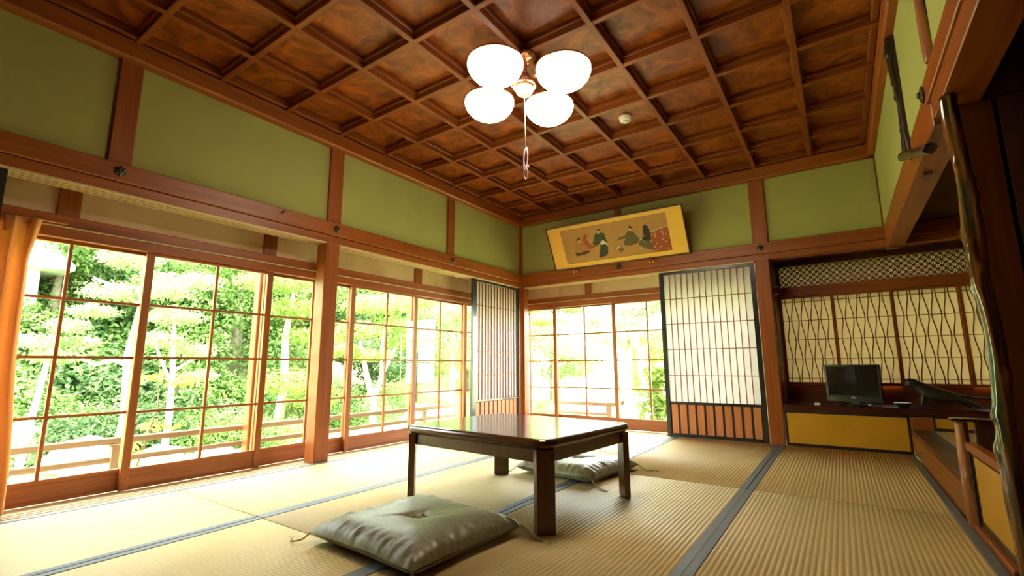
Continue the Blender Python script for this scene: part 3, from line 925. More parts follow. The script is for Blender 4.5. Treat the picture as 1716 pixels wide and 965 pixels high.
# ------------------------------------------------------------------ ceiling lamp with four bowls
LX, LY = 1.926, -2.862
lamp = thing('ceiling_lamp', 'ceiling lamp with four glowing white bowl shades and a pull cord', 'lamp', (LX, LY, ZR))
obj('canopy', B().lathe([(0.078, 0.0), (0.078, -0.010), (0.070, -0.022), (0.045, -0.034), (0.022, -0.040), (0.0, -0.040)], n=32), COPPER, lamp)
obj('stem', B().lathe([(0.018, -0.036), (0.018, -0.110), (0.030, -0.125), (0.042, -0.142), (0.045, -0.172), (0.038, -0.190), (0.0, -0.190)], n=24), COPPER, lamp)
obj('hub', B().lathe([(0.030, -0.180), (0.060, -0.188), (0.074, -0.200), (0.076, -0.212), (0.066, -0.220), (0.052, -0.224), (0.0, -0.224)], n=32), COPPER, lamp)
obj('night_light', B().lathe([(0.053, -0.222), (0.055, -0.236), (0.050, -0.252), (0.038, -0.266), (0.020, -0.274), (0.0, -0.276)], n=48, wob=lambda a, j: 1 + 0.03 * math.cos(24 * a)), plain('ribbed_glass', (0.85, 0.80, 0.70), 0.15), lamp)
shade_prof = [(0.147, 0.0), (0.1505, -0.010), (0.150, -0.026), (0.140, -0.054), (0.118, -0.084), (0.088, -0.108), (0.054, -0.124), (0.020, -0.131), (0.0, -0.132)]
inner = [(0.0, -0.127), (0.018, -0.126), (0.051, -0.119), (0.084, -0.103), (0.113, -0.080), (0.135, -0.052), (0.1445, -0.026), (0.145, -0.010), (0.143, 0.0)]
SHME = B().lathe([(r * 1.09, z * 1.0) for r, z in shade_prof + inner + [(0.147, 0.0)]], n=40).mesh('lamp_shade', OPAL)
RIM = B().lathe([(r * 1.09, z) for r, z in [(0.150, -0.004), (0.1535, 0.004), (0.151, 0.010), (0.146, 0.010), (0.144, 0.002), (0.150, -0.004)]], n=72, wob=lambda a, j: 1 + 0.006 * math.cos(36 * a)).mesh('shade_rim', COPPER)
CAP = B().lathe([(0.161, 0.004), (0.128, 0.022), (0.060, 0.034), (0.022, 0.040), (0.018, 0.056), (0.0, 0.056)], n=32).mesh('shade_cap', COPPER)
for k in range(4):
    a = math.pi / 2 * k - 0.05
    dx, dy = math.cos(a), math.sin(a)
    R_ = 0.290
    s = put('lamp_shade', SHME, lamp, (R_ * dx, R_ * dy, -0.205))
    put('shade_rim', RIM, s)
    put('shade_cap', CAP, s)
    obj('arm', B().tube([(0.04 * dx, 0.04 * dy, -0.180), (0.11 * dx, 0.11 * dy, -0.163), (0.20 * dx, 0.20 * dy, -0.147), (R_ * dx, R_ * dy, -0.151)], 0.010, 8), COPPER, lamp)
pc = B().tube([(0, 0, -0.275), (0.004, 0, -0.40), (0.006, 0, -0.62)], 0.0028, 6)
obj('pull_cord', pc, CORD, lamp)
pb = B()
for k, (w_, z0, z1) in enumerate(((0.014, -0.62, -0.775), (0.009, -0.63, -0.755), (0.018, -0.76, -0.83))):
    pts = [(0.006 + w_ * math.sin(t) * (1 if k != 1 else -1), 0.008 * math.cos(t + k), z0 + (z1 - z0) * (1 - math.cos(t)) / 2) for t in [i * 2 * math.pi / 14 for i in range(15)]]
    pb.tube(pts, 0.0032, 6)
pb.lathe([(0.0, 0.012), (0.009, 0.006), (0.009, -0.006), (0.0, -0.012)], (0.020, 0, -0.755), 10)
obj('cord_handle', pb, plain('lilac_cord', (0.50, 0.42, 0.52), 0.5), lamp)

sm = thing('smoke_detector', 'round white smoke detector on a ceiling coffer', 'smoke detector', (2.135, -1.64, ZP))
obj('housing', B().lathe([(0.054, 0.0), (0.054, -0.012), (0.050, -0.020), (0.046, -0.034), (0.040, -0.040), (0.0, -0.041)], n=32), WHITEPL, sm)
obj('sensor_cap', B().lathe([(0.026, -0.040), (0.026, -0.048), (0.022, -0.052), (0.0, -0.052)], n=24), plain('ivory_plastic', (0.62, 0.58, 0.46), 0.4), sm)

# ------------------------------------------------------------------ curtain
cu = thing('curtain', 'pleated orange curtain drawn to the left picture edge', 'curtain', (-0.13, -4.60, 0.01))
N_ = 150
def cur(u, v):
    y = -u * 0.85
    z = v * 1.525
    ph = u * 0.85 / 0.072 * 2 * math.pi
    amp = 0.028 + 0.012 * (1 - v)
    if v > 0.93:
        amp *= 0.6
    x = amp * math.sin(ph) + 0.006 * math.sin(2.3 * ph + 4 * v)
    flare = max(0, v - 0.86) / 0.14
    y += 0.04 * flare * max(0.0, 1 - u * 5) + (0.045 - 0.075 * v) * max(0.0, 1 - u * 1.2) + 0.006 * math.sin(9 * v + 3 * u)
    x += 0.03 * flare * max(0.0, 1 - u * 6)
    return (x, y, z)
cb = B().grid(cur, N_, 40)
co = obj('cloth', cb, CURTAIN, cu)
sol = co.modifiers.new('thickness', 'SOLIDIFY')
sol.thickness = 0.004
for k in range(9):
    hm = B()
    y = -0.03 - k * 0.085
    hm.tube([(0.0, y, 1.44), (-0.002, y + 0.002, 1.48), (0.0, y, 1.523)], [0.010, 0.016, 0.020], 8)
    obj('pinch_pleat', hm, CURTAIN, cu)
cr = thing('curtain_rail', 'brown rail under the lintel holding the orange curtain', 'curtain rail', (-0.13, -4.9, 1.545))
obj('rail', B().box((-0.012, -0.80, -0.006), (0.012, 0.42, 0.008), 0.002), WY, cr)
for y in (-0.5, 0.3):
    obj('bracket', B().box((-0.09, y - 0.01, 0.006), (0.008, y + 0.01, 0.014)), IRON, cr)

# ------------------------------------------------------------------ alcove beside the back wall
XA, YA = 2.93, 0.50
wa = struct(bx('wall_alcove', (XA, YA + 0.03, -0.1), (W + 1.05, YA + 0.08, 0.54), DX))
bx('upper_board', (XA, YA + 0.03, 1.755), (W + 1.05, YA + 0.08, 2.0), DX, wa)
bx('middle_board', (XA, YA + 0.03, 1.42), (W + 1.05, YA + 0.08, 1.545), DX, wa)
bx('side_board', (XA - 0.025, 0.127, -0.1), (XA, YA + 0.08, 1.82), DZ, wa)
bx('leak_filler_strip', (XA, YA + 0.012, 0.53), (XA + 0.03, YA + 0.03, 1.80), DZ, wa)  # added filler, stops daylight leaking past the first screen
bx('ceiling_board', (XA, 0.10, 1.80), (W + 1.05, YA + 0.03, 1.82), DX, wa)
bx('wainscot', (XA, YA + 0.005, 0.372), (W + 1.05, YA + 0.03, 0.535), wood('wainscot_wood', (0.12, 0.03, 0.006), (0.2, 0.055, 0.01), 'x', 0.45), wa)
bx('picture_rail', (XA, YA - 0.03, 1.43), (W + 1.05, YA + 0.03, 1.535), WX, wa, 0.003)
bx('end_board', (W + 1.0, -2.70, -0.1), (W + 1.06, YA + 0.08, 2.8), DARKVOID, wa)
sh = thing('alcove_shelf', 'dark red lacquered shelf board under the television', 'shelf', (XA, 0, 0.31))
obj('board', B().box((0.003, -0.006, 0.004), (1.90, YA + 0.003, 0.060), 0.004), plain('dark_red_lacquer', (0.045, 0.006, 0.004), 0.22, coat=0.3), sh)
obj('edge_strip', B().box((0.003, 0.0, -0.004), (1.90, 0.03, 0.004)), BLACK, sh)

# lattice transom
lt = thing('lattice_transom', 'openwork wooden lattice strip above the patterned paper screens', 'lattice', (XA, YA - 0.01, 1.537))
LW, LH = 1.88, 0.225
LATT = wood('lattice_wood', (0.10, 0.03, 0.006), (0.16, 0.05, 0.010), 'x', 0.5)
obj('paper', B().box((0, 0.030, 0), (LW, 0.032, LH)), PAPER_WALL, lt)
lb = B()
cs = 0.0565
nx, nz = int(LW / cs), 4
def bar(p, q, w_, y0, y1):
    p, q = Vector(p), Vector(q)
    n = Vector((-(q - p).y, (q - p).x)).normalized() * w_
    lb.prism([(p.x + n.x, p.y + n.y), (q.x + n.x, q.y + n.y), (q.x - n.x, q.y - n.y), (p.x - n.x, p.y - n.y)], y0, y1, lambda x, z, y: (x, y, z))
for i in range(nx + 1):
    bar((i * cs, 0), (i * cs, LH), 0.0022, 0.022, 0.030)
    bar((i * cs + cs / 2, 0), (i * cs + cs / 2, LH), 0.0022, 0.022, 0.030)
for j in range(9):
    bar((0, j * cs / 2), (LW, j * cs / 2), 0.0022, 0.0225, 0.0295)
for i in range(nx):
    for j in range(nz):
        x, z = i * cs, j * cs
        bar((x, z), (x + cs, z + cs), 0.0055, 0.023, 0.0295)
        bar((x, z + cs), (x + cs, z), 0.0055, 0.0232, 0.0292)
lo = obj('lattice_bars', lb, LATT, lt)
lo['kind'] = 'stuff'
obj('frame_bar', B().box((0, 0.0, LH - 0.004), (LW, 0.03, LH + 0.02)), DX, lt)

# four wave-barred screens
SLAT = wood('screen_bar_wood', (0.13, 0.045, 0.012), (0.2, 0.075, 0.018), 'z', 0.5)
edges = [(2.935, 3.410), (3.392, 3.875), (3.858, 4.345), (4.330, 4.810)]
where = ['first patterned paper screen from the alcove post, left of the television', 'second patterned paper screen from the alcove post, behind the television', 'third patterned paper screen from the alcove post, above the black carving', 'last patterned paper screen, half hidden behind the big log post']
for k, (a, b_) in enumerate(edges):
    y0 = YA - 0.028 - (0.0 if k % 2 else 0.0) - 0.0
    y0 = YA - 0.030 if k % 2 else YA - 0.010
    z0, z1 = 0.535, 1.430
    s = thing('patterned_screen', where[k], 'screen', ((a + b_) / 2, y0, z0), group='wave-barred paper screens of the alcove')
    hw = (b_ - a) / 2
    H = z1 - z0
    for e in (-1, 1):
        obj('frame_stile', B().box((e * hw, -0.008, 0), (e * (hw - 0.024), 0.012, H), 0.002), WZ, s)
    for zz0, zz1 in ((0.0, 0.026), (H - 0.018, H)):
        obj('frame_rail', B().box((-hw + 0.024, -0.0075, zz0), (hw - 0.024, 0.0115, zz1)), WX, s)
    iw = hw - 0.024
    obj('paper', B().box((-iw, 0.006, 0.026), (iw, 0.0075, H - 0.018)), PAPER_WALL, s)
    zs = [0.026, 0.064]
    rows = [0.064 + (H - 0.018 - 0.038 - 0.064) * j / 4 for j in range(5)]
    for z in rows:
        obj('horizontal_bar', B().box((-iw, -0.003, z - 0.003), (iw, 0.006, z + 0.003)), SLAT, s)
    nb = 10
    rh = rows[1] - rows[0]
    sp = 2 * iw / nb
    for i in range(nb + 1):
        x = -iw + sp * i
        if i in (0, nb):
            continue
        pts = [(0.026, None), ] + [(rows[0] + rh * 4 * j / 24, j) for j in range(25)] + [(H - 0.018, None)]
        ctr = []
        for z, j in pts:
            ctr.append((x + (0 if j is None else 0.27 * sp * math.cos(math.pi * (z - rows[0]) / rh) * (-1 if i % 2 else 1) * 1.0), z))
        ctr[0] = (ctr[1][0], ctr[0][1])
        ctr[-1] = (ctr[-2][0], ctr[-1][1])
        w_ = 0.0040
        bb = B()
        L_ = [[bb.bm.verts.new((cx + sx * w_, yy, z)) for cx, z in ctr] for sx, yy in ((-1, -0.004), (1, -0.004), (1, 0.006), (-1, 0.006))]
        for q in range(4):
            A_, C_ = L_[q], L_[(q + 1) % 4]
            for j in range(len(ctr) - 1):
                bb.bm.faces.new((A_[j], C_[j], C_[j + 1], A_[j + 1]))
        obj('wavy_bar', bb, SLAT, s)

# gold sliding doors
def gold_door(label, loc, w_, h_, fr=0.014, axis='x'):
    r = thing('gold_sliding_door', label, 'sliding door', loc)
    f = (lambda a, d, z: (a, d, z)) if axis == 'x' else (lambda a, d, z: (d, -a, z))
    def add(n, a0, a1, d0, d1, z0, z1, m):
        obj(n, B().box(f(a0, d0, z0), f(a1, d1, z1), 0.0), m, r)
    add('panel', fr, w_ - fr, 0.004, 0.018, fr * 1.4, h_ - fr * 0.5, GOLD)
    add('frame_rail', 0, w_, 0, 0.02, 0, fr * 1.4, BLACK)
    add('frame_rail', 0, w_, 0, 0.02, h_ - fr * 0.5, h_, BLACK)
    add('frame_stile', 0, fr, 0.0005, 0.0195, fr * 1.4, h_ - fr * 0.5, BLACK)
    add('frame_stile', w_ - fr, w_, 0.0005, 0.0195, fr * 1.4, h_ - fr * 0.5, BLACK)
    return r
gold_door('wide gold paper door with black frame under the lacquered shelf', (2.932, 0.006, 0.0), 0.905, 0.304, 0.018)
gold_door('small gold paper door above the raised alcove floor', (3.985, 0.006, 0.206), 0.60, 0.098, 0.012)
struct(bx('trim_4', (3.842, 0.0, 0.0), (3.982, 0.06, 0.306), WZ, None, 0.003))

# raised alcove floor along the right side
rf = thing('raised_alcove_floor', 'raised wooden alcove floor with brown riser right of the mats', 'platform', (W + 0.003, 0, 0))
obj('riser_board', B().box((0.004, -2.055, -0.05), (0.03, -0.004, 0.160), 0.002), wood('riser_wood', (0.20, 0.055, 0.010), (0.32, 0.10, 0.016), 'y', 0.35), rf)
obj('edge_beam', B().box((0.0, -2.055, 0.161), (0.095, -0.004, 0.204), 0.004), DY, rf)
obj('floor_mat', B().box((0.135, -2.055, 0.12), (0.99, -0.004, 0.200)), TATAMI, rf)
obj('mat_border', B().box((0.097, -2.055, 0.12), (0.134, -0.004, 0.2015)), HERI, rf)
struct(bx('baseboard_right', (W + 0.001, -2.74, -0.05), (W + 0.045, -2.145, 0.028), WY, None, 0.003))

# natural logs
def log(name, label, p0, p1, r, mat, seed, amp=0.18, knots=5, n=26, m=70, taper=0.9, lean=0.01):
    p0, p1 = Vector(p0), Vector(p1)
    L = (p1 - p0).length
    ax = (p1 - p0).normalized()
    u = ax.cross(Vector((0, 1, 0)) if abs(ax.y) < 0.9 else Vector((1, 0, 0))).normalized()
    w_ = ax.cross(u)
    rnd = random.Random(seed)
    kn = [(rnd.uniform(0.05, 0.95) * L, rnd.uniform(0, 2 * math.pi), rnd.uniform(0.22, 0.42)) for _ in range(knots)]
    root = thing(name, label, 'log post', p0)
    b = B()
    rings = []
    for i in range(m + 1):
        t = i / m
        off = (u * mnoise.noise(Vector((t * L * 2.0, seed, 0))) + w_ * mnoise.noise(Vector((t * L * 2.0, 0, seed)))) * lean
        ring = []
        for k in range(n):
            a = 2 * math.pi * k / n
            rr = r * (1 - (1 - taper) * t)
            rr *= 1 + amp * mnoise.noise(Vector((1.6 * math.cos(a), 1.6 * math.sin(a), t * L * 3.5 + seed))) + 0.5 * amp * mnoise.noise(Vector((3.5 * math.cos(a), 3.5 * math.sin(a), t * L * 2 + seed * 2)))
            for kz, ka, kh in kn:
                d = ((t * L - kz) / (r * 0.75)) ** 2 + ((math.atan2(math.sin(a - ka), math.cos(a - ka))) / 0.42) ** 2
                rr += r * kh * math.exp(-d)
            ring.append(b.bm.verts.new(off + ax * (t * L) + (u * math.cos(a) + w_ * math.sin(a)) * rr))
        rings.append(ring)
    for r0, r1 in zip(rings, rings[1:]):
        for k in range(n):
            f = b.bm.faces.new((r0[k], r0[(k + 1) % n], r1[(k + 1) % n], r1[k]))
            f.smooth = True
    b.bm.faces.new(rings[0][::-1])
    b.bm.faces.new(rings[-1])
    obj('trunk', b, mat, root)
    return root
log('log_post', 'tall glossy lacquered log post standing at the right picture edge', (W + 0.020, -2.862, 0.0), (W + 0.020, -2.862, 1.742), 0.028, LOGMAT, 3, 0.36, 20, m=110, lean=0.020)
log('log_post', 'dark branch-like log above the right beam, top right of the picture', (W - 0.004, -2.80, 1.936), (W - 0.010, -2.79, 2.60), 0.021, LOGPALE, 5, 0.35, 6, m=40)
log('log_post', 'thin dark twisted log hanging on the green wall at the right', (W - 0.008, -1.975, 1.83), (W - 0.010, -1.92, 2.60), 0.021, LOGDARK, 9, 0.7, 22, m=50, taper=1.15, lean=0.016)
log('log_post', 'dark branch across the right beam from the thin hanging log to the big log', (W - 0.040, -2.005, 1.838), (W - 0.040, -2.74, 1.60), 0.024, LOGDARK, 12, 0.25, 3, m=40)
sl_ = log('log_post', 'short stripped reddish log beside the raised alcove floor', (W + 0.014, -2.10, -0.01), (W + 0.014, -2.10, 0.468), 0.027, LOGPALE, 21, 0.12, 2, m=30)
pt = thing('partition', 'low dark partition with thin log cap between short log and big log', 'partition', (W + 0.06, -2.10, 0))
obj('board', B().box((0, -0.015, -0.05), (0.93, 0.015, 0.470)), DARKVOID, pt)
obj('cap', B().box((-0.085, -0.030, 0.470), (0.93, 0.030, 0.484), 0.004), LOGDARK, pt)
gold_door('low gold paper door between the short log and the big log', (W + 0.020, -2.185, 0.030), 0.53, 0.312, 0.02, 'y')
bx_r = tag(obj('door_rail', B().box((W + 0.012, -2.77, 0.345), (W + 0.05, -2.145, 0.382), 0.003), WY), 'reddish rail above the low gold door beside the big log', 'rail')
tag(obj('jamb', B().box((W + 0.014, -2.182, 0.028), (W + 0.04, -2.15, 0.345)), BLACK), 'black jamb strip between the short log and the low gold door', 'jamb')

# television
tv = thing('television', 'small black flat television on the lacquered shelf', 'television', (3.482, 0.20, 0.3705), (0, 0, math.radians(-16)))
TW_, TH_ = 0.215, 0.335
obj('housing', B().box((-TW_, 0.0, 0.028), (TW_, 0.042, 0.028 + TH_), 0.006).box((-0.14, 0.04, 0.07), (0.14, 0.075, 0.30), 0.01), TVBLACK, tv)
obj('screen', B().box((-TW_ + 0.022, -0.0015, 0.085), (TW_ - 0.022, 0.001, 0.028 + TH_ - 0.018)), SCREEN, tv)
bzl = obj('bezel', B().box((-TW_, -0.006, 0.028), (TW_, 0.0, 0.080), 0.003).box((-TW_, -0.005, 0.08), (-TW_ + 0.02, 0.0, 0.028 + TH_), 0.002).box((TW_ - 0.02, -0.005, 0.08), (TW_, 0.0, 0.028 + TH_), 0.002).box((-TW_, -0.005, 0.028 + TH_ - 0.017), (TW_, 0.0, 0.028 + TH_), 0.002), TVBLACK, tv)
obj('badge', B().box((-0.020, -0.0075, 0.062), (0.020, -0.005, 0.070)), SILVER, bzl)
obj('neck', B().box((-0.04, 0.012, 0.006), (0.04, 0.034, 0.05), 0.003), TVBLACK, tv)
obj('foot', B().lathe([(0.12, 0.0), (0.12, 0.004), (0.10, 0.010), (0.0, 0.012)], (0, 0.03, 0), 32), TVBLACK, tv)

tag(obj('remote_control', B().box((3.175, 0.07, 0.3705), (3.222, 0.13, 0.382), 0.002).box((3.178, 0.072, 0.382), (3.219, 0.128, 0.3875), 0.002), WHITEPL), 'small white box lying on the shelf left of the television', 'box')
ds = thing('dish', 'small dark bowl with a white lining on the shelf right of the television', 'dish', (3.815, 0.10, 0.3705))
obj('bowl', B().lathe([(0.030, 0.0), (0.050, 0.010), (0.062, 0.034), (0.064, 0.040), (0.058, 0.040), (0.054, 0.030), (0.0, 0.016)], n=28), STATUE, ds)
obj('lining', B().lathe([(0.0, 0.018), (0.050, 0.031), (0.0585, 0.041), (0.0605, 0.043), (0.052, 0.040), (0.0, 0.022)], n=28, wob=lambda a, j: 1 + 0.05 * math.sin(5 * a)), WHITEPL, ds)

# black carved animal on the shelf
an = thing('animal_carving', 'black carved big cat with a long straight tail on the shelf', 'sculpture', (4.08, 0.22, 0.3740))
def skin(name, pts, edges_, mat, parent, sub=2):
    me = bpy.data.meshes.new(name)
    me.from_pydata([p[0] for p in pts], edges_, [])
    o = put(name, me, parent)
    sk = o.modifiers.new('skin', 'SKIN')
    for v, p in zip(me.skin_vertices[0].data, pts):
        v.radius = (p[1] * 1.15, p[1] * 1.15)
    me.skin_vertices[0].data[0].use_root = True
    sk.use_smooth_shade = True
    sb_ = o.modifiers.new('smooth', 'SUBSURF')
    sb_.levels = sb_.render_levels = sub
    me.materials.append(mat)
    return o
apts = [((0.05, 0, 0.085), 0.050), ((-0.03, 0, 0.105), 0.054), ((-0.10, 0, 0.140), 0.052), ((-0.145, 0, 0.180), 0.036), ((-0.190, -0.004, 0.205), 0.048), ((-0.240, -0.010, 0.190), 0.026),
        ((-0.115, -0.035, 0.095), 0.020), ((-0.125, -0.040, 0.045), 0.014), ((-0.130, -0.042, 0.010), 0.011), ((-0.160, -0.044, 0.009), 0.011),
        ((-0.095, 0.035, 0.095), 0.020), ((-0.105, 0.040, 0.045), 0.014), ((-0.110, 0.042, 0.010), 0.011), ((-0.138, 0.044, 0.009), 0.011),
        ((0.10, -0.036, 0.070), 0.024), ((0.155, -0.040, 0.055), 0.015), ((0.205, -0.042, 0.028), 0.011), ((0.240, -0.042, 0.010), 0.010),
        ((0.08, 0.036, 0.065), 0.024), ((0.12, 0.040, 0.045), 0.015), ((0.165, 0.042, 0.022), 0.011), ((0.195, 0.042, 0.010), 0.010),
        ((0.115, 0, 0.095), 0.018), ((0.20, 0, 0.088), 0.009), ((0.30, 0, 0.080), 0.008), ((0.37, 0, 0.086), 0.009), ((0.395, 0, 0.094), 0.008)]
aed = [(0, 1), (1, 2), (2, 3), (3, 4), (4, 5), (2, 6), (6, 7), (7, 8), (8, 9), (2, 10), (10, 11), (11, 12), (12, 13), (0, 14), (14, 15), (15, 16), (16, 17), (0, 18), (18, 19), (19, 20), (20, 21), (0, 22), (22, 23), (23, 24), (24, 25), (25, 26)]
skin('body', apts, aed, STATUE, an)
for s in (-1, 1):
    obj('ear', B().lathe([(0.010, 0.0), (0.008, 0.010), (0.0, 0.018)], (-0.188, s * 0.018, 0.222), 8), STATUE, an)
    obj('eye', B().lathe([(0.0, -0.004), (0.004, 0.0), (0.0, 0.004)], (-0.212, s * 0.022 - 0.006, 0.212), 8), SILVER, an)

# little fittings on the alcove post
wh = thing('wall_fitting', 'thin metal strip with two white pegs on the alcove post edge', 'fitting', (2.932, 0.09, 1.42))
obj('strip', B().box((0.0, 0.0, -0.09), (0.004, 0.010, 0.095)), IRON, wh)
for z in (0.075, 0.0):
    obj('peg', B().tube([(0.002, 0.004, z), (0.030, 0.004, z), (0.042, 0.004, z + 0.001)], [0.005, 0.004, 0.0025], 8), WHITEPL, wh)

# ------------------------------------------------------------------ veranda
vd = struct(bx('veranda_deck', (-1.15, -6.6, -0.46), (-0.34, 1.15, -0.40), GREYWOOD))
bx('veranda_deck_return', (-0.34, 0.34, -0.46), (2.9, 1.15, -0.40), GREYWOOD, vd)
struct(bx('foundation_wall', (-0.30, -6.0, -0.75), (W + 1.2, 0.32, -0.125), DARKSTONE))
GWX = wood('weathered_wood_x', (0.26, 0.18, 0.10), (0.42, 0.31, 0.19), 'x', 0.7)
GWZ = wood('weathered_wood_z', (0.26, 0.18, 0.10), (0.42, 0.31, 0.19), 'z', 0.7)
def rail_post(root, x, y):
    obj('post', B().box((x - 0.03, y - 0.03, -0.40), (x + 0.03, y + 0.03, 0.185), 0.004), GWZ, root)
    obj('post_cap', B().box((x - 0.045, y - 0.045, 0.172), (x + 0.045, y + 0.045, 0.190), 0.003), GWZ, root)
rl = thing('veranda_railing', 'weathered wooden railing along the veranda outside the left glass doors', 'railing', (0, 0, 0))
obj('top_rail', B().box((-1.025, -6.5, 0.190), (-0.975, 1.0, 0.235), 0.006), GREYWOOD, rl)
obj('lower_rail', B().box((-1.015, -6.5, 0.060), (-0.985, 1.0, 0.098), 0.004), GREYWOOD, rl)
for y in (-5.4, -3.87, -2.35, -0.75, 0.995):
    rail_post(rl, -1.0, y)
r2 = thing('veranda_railing', 'short weathered railing with an upturned end outside the back glass doors', 'railing', (0, 1.0, 0))
b = B()
prof = [(-0.950, 0.190, 0.235), (0.72, 0.190, 0.235), (0.85, 0.193, 0.240), (0.93, 0.203, 0.255), (0.99, 0.222, 0.280)]
top = [b.bm.verts.new((x, -0.025, z1)) for x, z0, z1 in prof]
top2 = [b.bm.verts.new((x, 0.025, z1)) for x, z0, z1 in prof]
bo = [b.bm.verts.new((x, -0.025, z0)) for x, z0, z1 in prof]
bo2 = [b.bm.verts.new((x, 0.025, z0)) for x, z0, z1 in prof]
for k in range(len(prof) - 1):
    for A_, C_ in ((top, top2), (top2, bo2), (bo2, bo), (bo, top)):
        b.bm.faces.new((A_[k], C_[k], C_[k + 1], A_[k + 1]))
for e in (0, -1):
    b.bm.faces.new((top[e], top2[e], bo2[e], bo[e]))
obj('top_rail', b, GWX, r2)
obj('lower_rail', B().box((-0.965, -0.015, 0.060), (0.76, 0.015, 0.098), 0.004), GWX, r2)
obj('post', B().box((0.72, -0.032, -0.40), (0.80, 0.032, 0.188), 0.006), GWZ, r2)
vp = thing('veranda_post', 'brown veranda post seen through the second glass door', 'post', (-0.895, -2.96, -0.40))
obj('shaft', B().box((-0.045, -0.045, 0.0), (0.045, 0.045, 2.35), 0.006), WZ, vp)
obj('base_stone', B().box((-0.07, -0.07, -0.28), (0.07, 0.07, 0.0), 0.01), STONE, vp)

# ------------------------------------------------------------------ garden
def gh(x, y):
    t = max(0.0, -x - 6.3)
    h = -0.62 + 0.50 * t * (1 - math.exp(-t / 3.0))
    far = max(0.0, math.hypot(x, y) - 22)
    return min(h, 9.0) + 0.06 * mnoise.noise(Vector((x * 0.5, y * 0.5, 0))) + (0.10 * far if x < 0 else 0.05 * far)

def terrain():
    n = 70
    vs, fs = [], []
    for i in range(n + 1):
        for j in range(n + 1):
            x = -46 + 66 * i / n
            y = -32 + 80 * j / n
            vs.append((x, y, gh(x, y)))
    for i in range(n):
        for j in range(n):
            a = i * (n + 1) + j
            fs.append((a, a + n + 1, a + n + 2, a + 1))
    me = bpy.data.meshes.new('ground')
    me.from_pydata(vs, [], fs)
    me.materials.append(GROUND)
    for p in me.polygons:
        p.use_smooth = True
    return me
struct(put('ground', terrain()))

def leaves(name, blobs, count, size, mat, seed, droop=0.3, shell=0.55):
    """A mesh of small leaves filling a list of (centre, radii) lobes."""
    rg = np.random.default_rng(seed)
    w_ = np.array([b_[1][0] * b_[1][1] * 0.7 + b_[1][0] * b_[1][2] for b_ in blobs])
    idx = rg.choice(len(blobs), count, p=w_ / w_.sum())
    c = np.array([b_[0] for b_ in blobs])[idx]
    r = np.array([b_[1] for b_ in blobs])[idx]
    d = rg.normal(size=(count, 3))
    d /= np.linalg.norm(d, axis=1)[:, None]
    rad = shell + (1 - shell) * rg.random(count)[:, None] ** 0.7
    clump = 1 + 0.18 * np.sin(d[:, :1] * 7 + idx[:, None]) * np.sin(d[:, 1:2] * 6 + 2 * idx[:, None])
    p = c + d * r * rad * clump
    nrm = d * 0.6 + rg.normal(size=(count, 3)) * 0.6 + np.array([0, 0, droop + 0.3])
    nrm /= np.linalg.norm(nrm, axis=1)[:, None]
    t = np.cross(nrm, rg.normal(size=(count, 3)))
    t /= np.linalg.norm(t, axis=1)[:, None]
    s = np.cross(nrm, t)
    L = size * (0.7 + 0.6 * rg.random(count))[:, None]
    v = np.empty((count, 4, 3))
    v[:, 0] = p - t * L
    v[:, 1] = p + s * L * 0.45 - nrm * L * 0.1
    v[:, 2] = p + t * L
    v[:, 3] = p - s * L * 0.45 - nrm * L * 0.1
    me = bpy.data.meshes.new(name)
    me.vertices.add(count * 4)
    me.vertices.foreach_set('co', v.reshape(-1))
    me.loops.add(count * 4)
    me.loops.foreach_set('vertex_index', np.arange(count * 4, dtype=np.int32))
    me.polygons.add(count)
    me.polygons.foreach_set('loop_start', np.arange(0, count * 4, 4, dtype=np.int32))
    me.materials.append(mat)
    me.update()
    me.validate()
    return me

def add_leaves(name, root, blobs, count, size, mat, seed, **kw):
    o = put(name, leaves(name, blobs, count, size, mat, seed, **kw), root)
    o['kind'] = 'stuff'
    return o

def branchy(pts_list):
    b = B()
    for pts, rad in pts_list:
        b.tube(pts, rad, 8)
    return b

def tree(name, label, x, y, trunk, blobs, count, size, mat, bark, seed, group=None, shell=0.35):
    z = gh(x, y)
    root = thing(name, label, 'tree', (x, y, z - 0.03), group=group)
    obj('trunk', branchy(trunk), bark, root)
    add_leaves('foliage', root, blobs, count, size, mat, seed, shell=shell)
    return root

# white-barked tree in front of the slope, layered pale boughs
tree('garden_tree', 'tree with white trunk and pale layered boughs seen through the first glass door', -4.71, -2.72,
     [([(0, 0, 0), (0.02, 0.03, 0.8), (-0.05, 0.0, 1.6), (0.05, 0.08, 2.6), (0, 0.05, 3.3)], [0.10, 0.085, 0.075, 0.055, 0.03]),
      ([(-0.03, 0.0, 1.45), (0.2, -0.25, 1.52), (0.3, -0.45, 1.46), (0.3, -0.65, 1.55)], [0.04, 0.03, 0.022, 0.012]),
      ([(0.0, 0.02, 2.0), (0.1, 0.25, 2.2), (0.0, 0.45, 2.25)], [0.035, 0.025, 0.012]),
      ([(0.0, 0.02, 2.3), (0.1, -0.3, 2.5), (0.1, -0.55, 2.6)], [0.035, 0.025, 0.012])],
     [((0, -0.25, 2.45), (0.5, 0.40, 0.14)), ((0.1, 0.2, 2.65), (0.5, 0.35, 0.14)), ((0, -0.15, 2.95), (0.5, 0.40, 0.16)), ((0.15, -0.5, 2.15), (0.4, 0.28, 0.09)),
      ((0.1, 0.35, 2.2), (0.35, 0.28, 0.11)), ((0.1, -0.62, 1.75), (0.35, 0.25, 0.07)), ((0, 0.1, 3.35), (0.5, 0.4, 0.16))], 5200, 0.030, LEAF_PALE, BARK, 1)
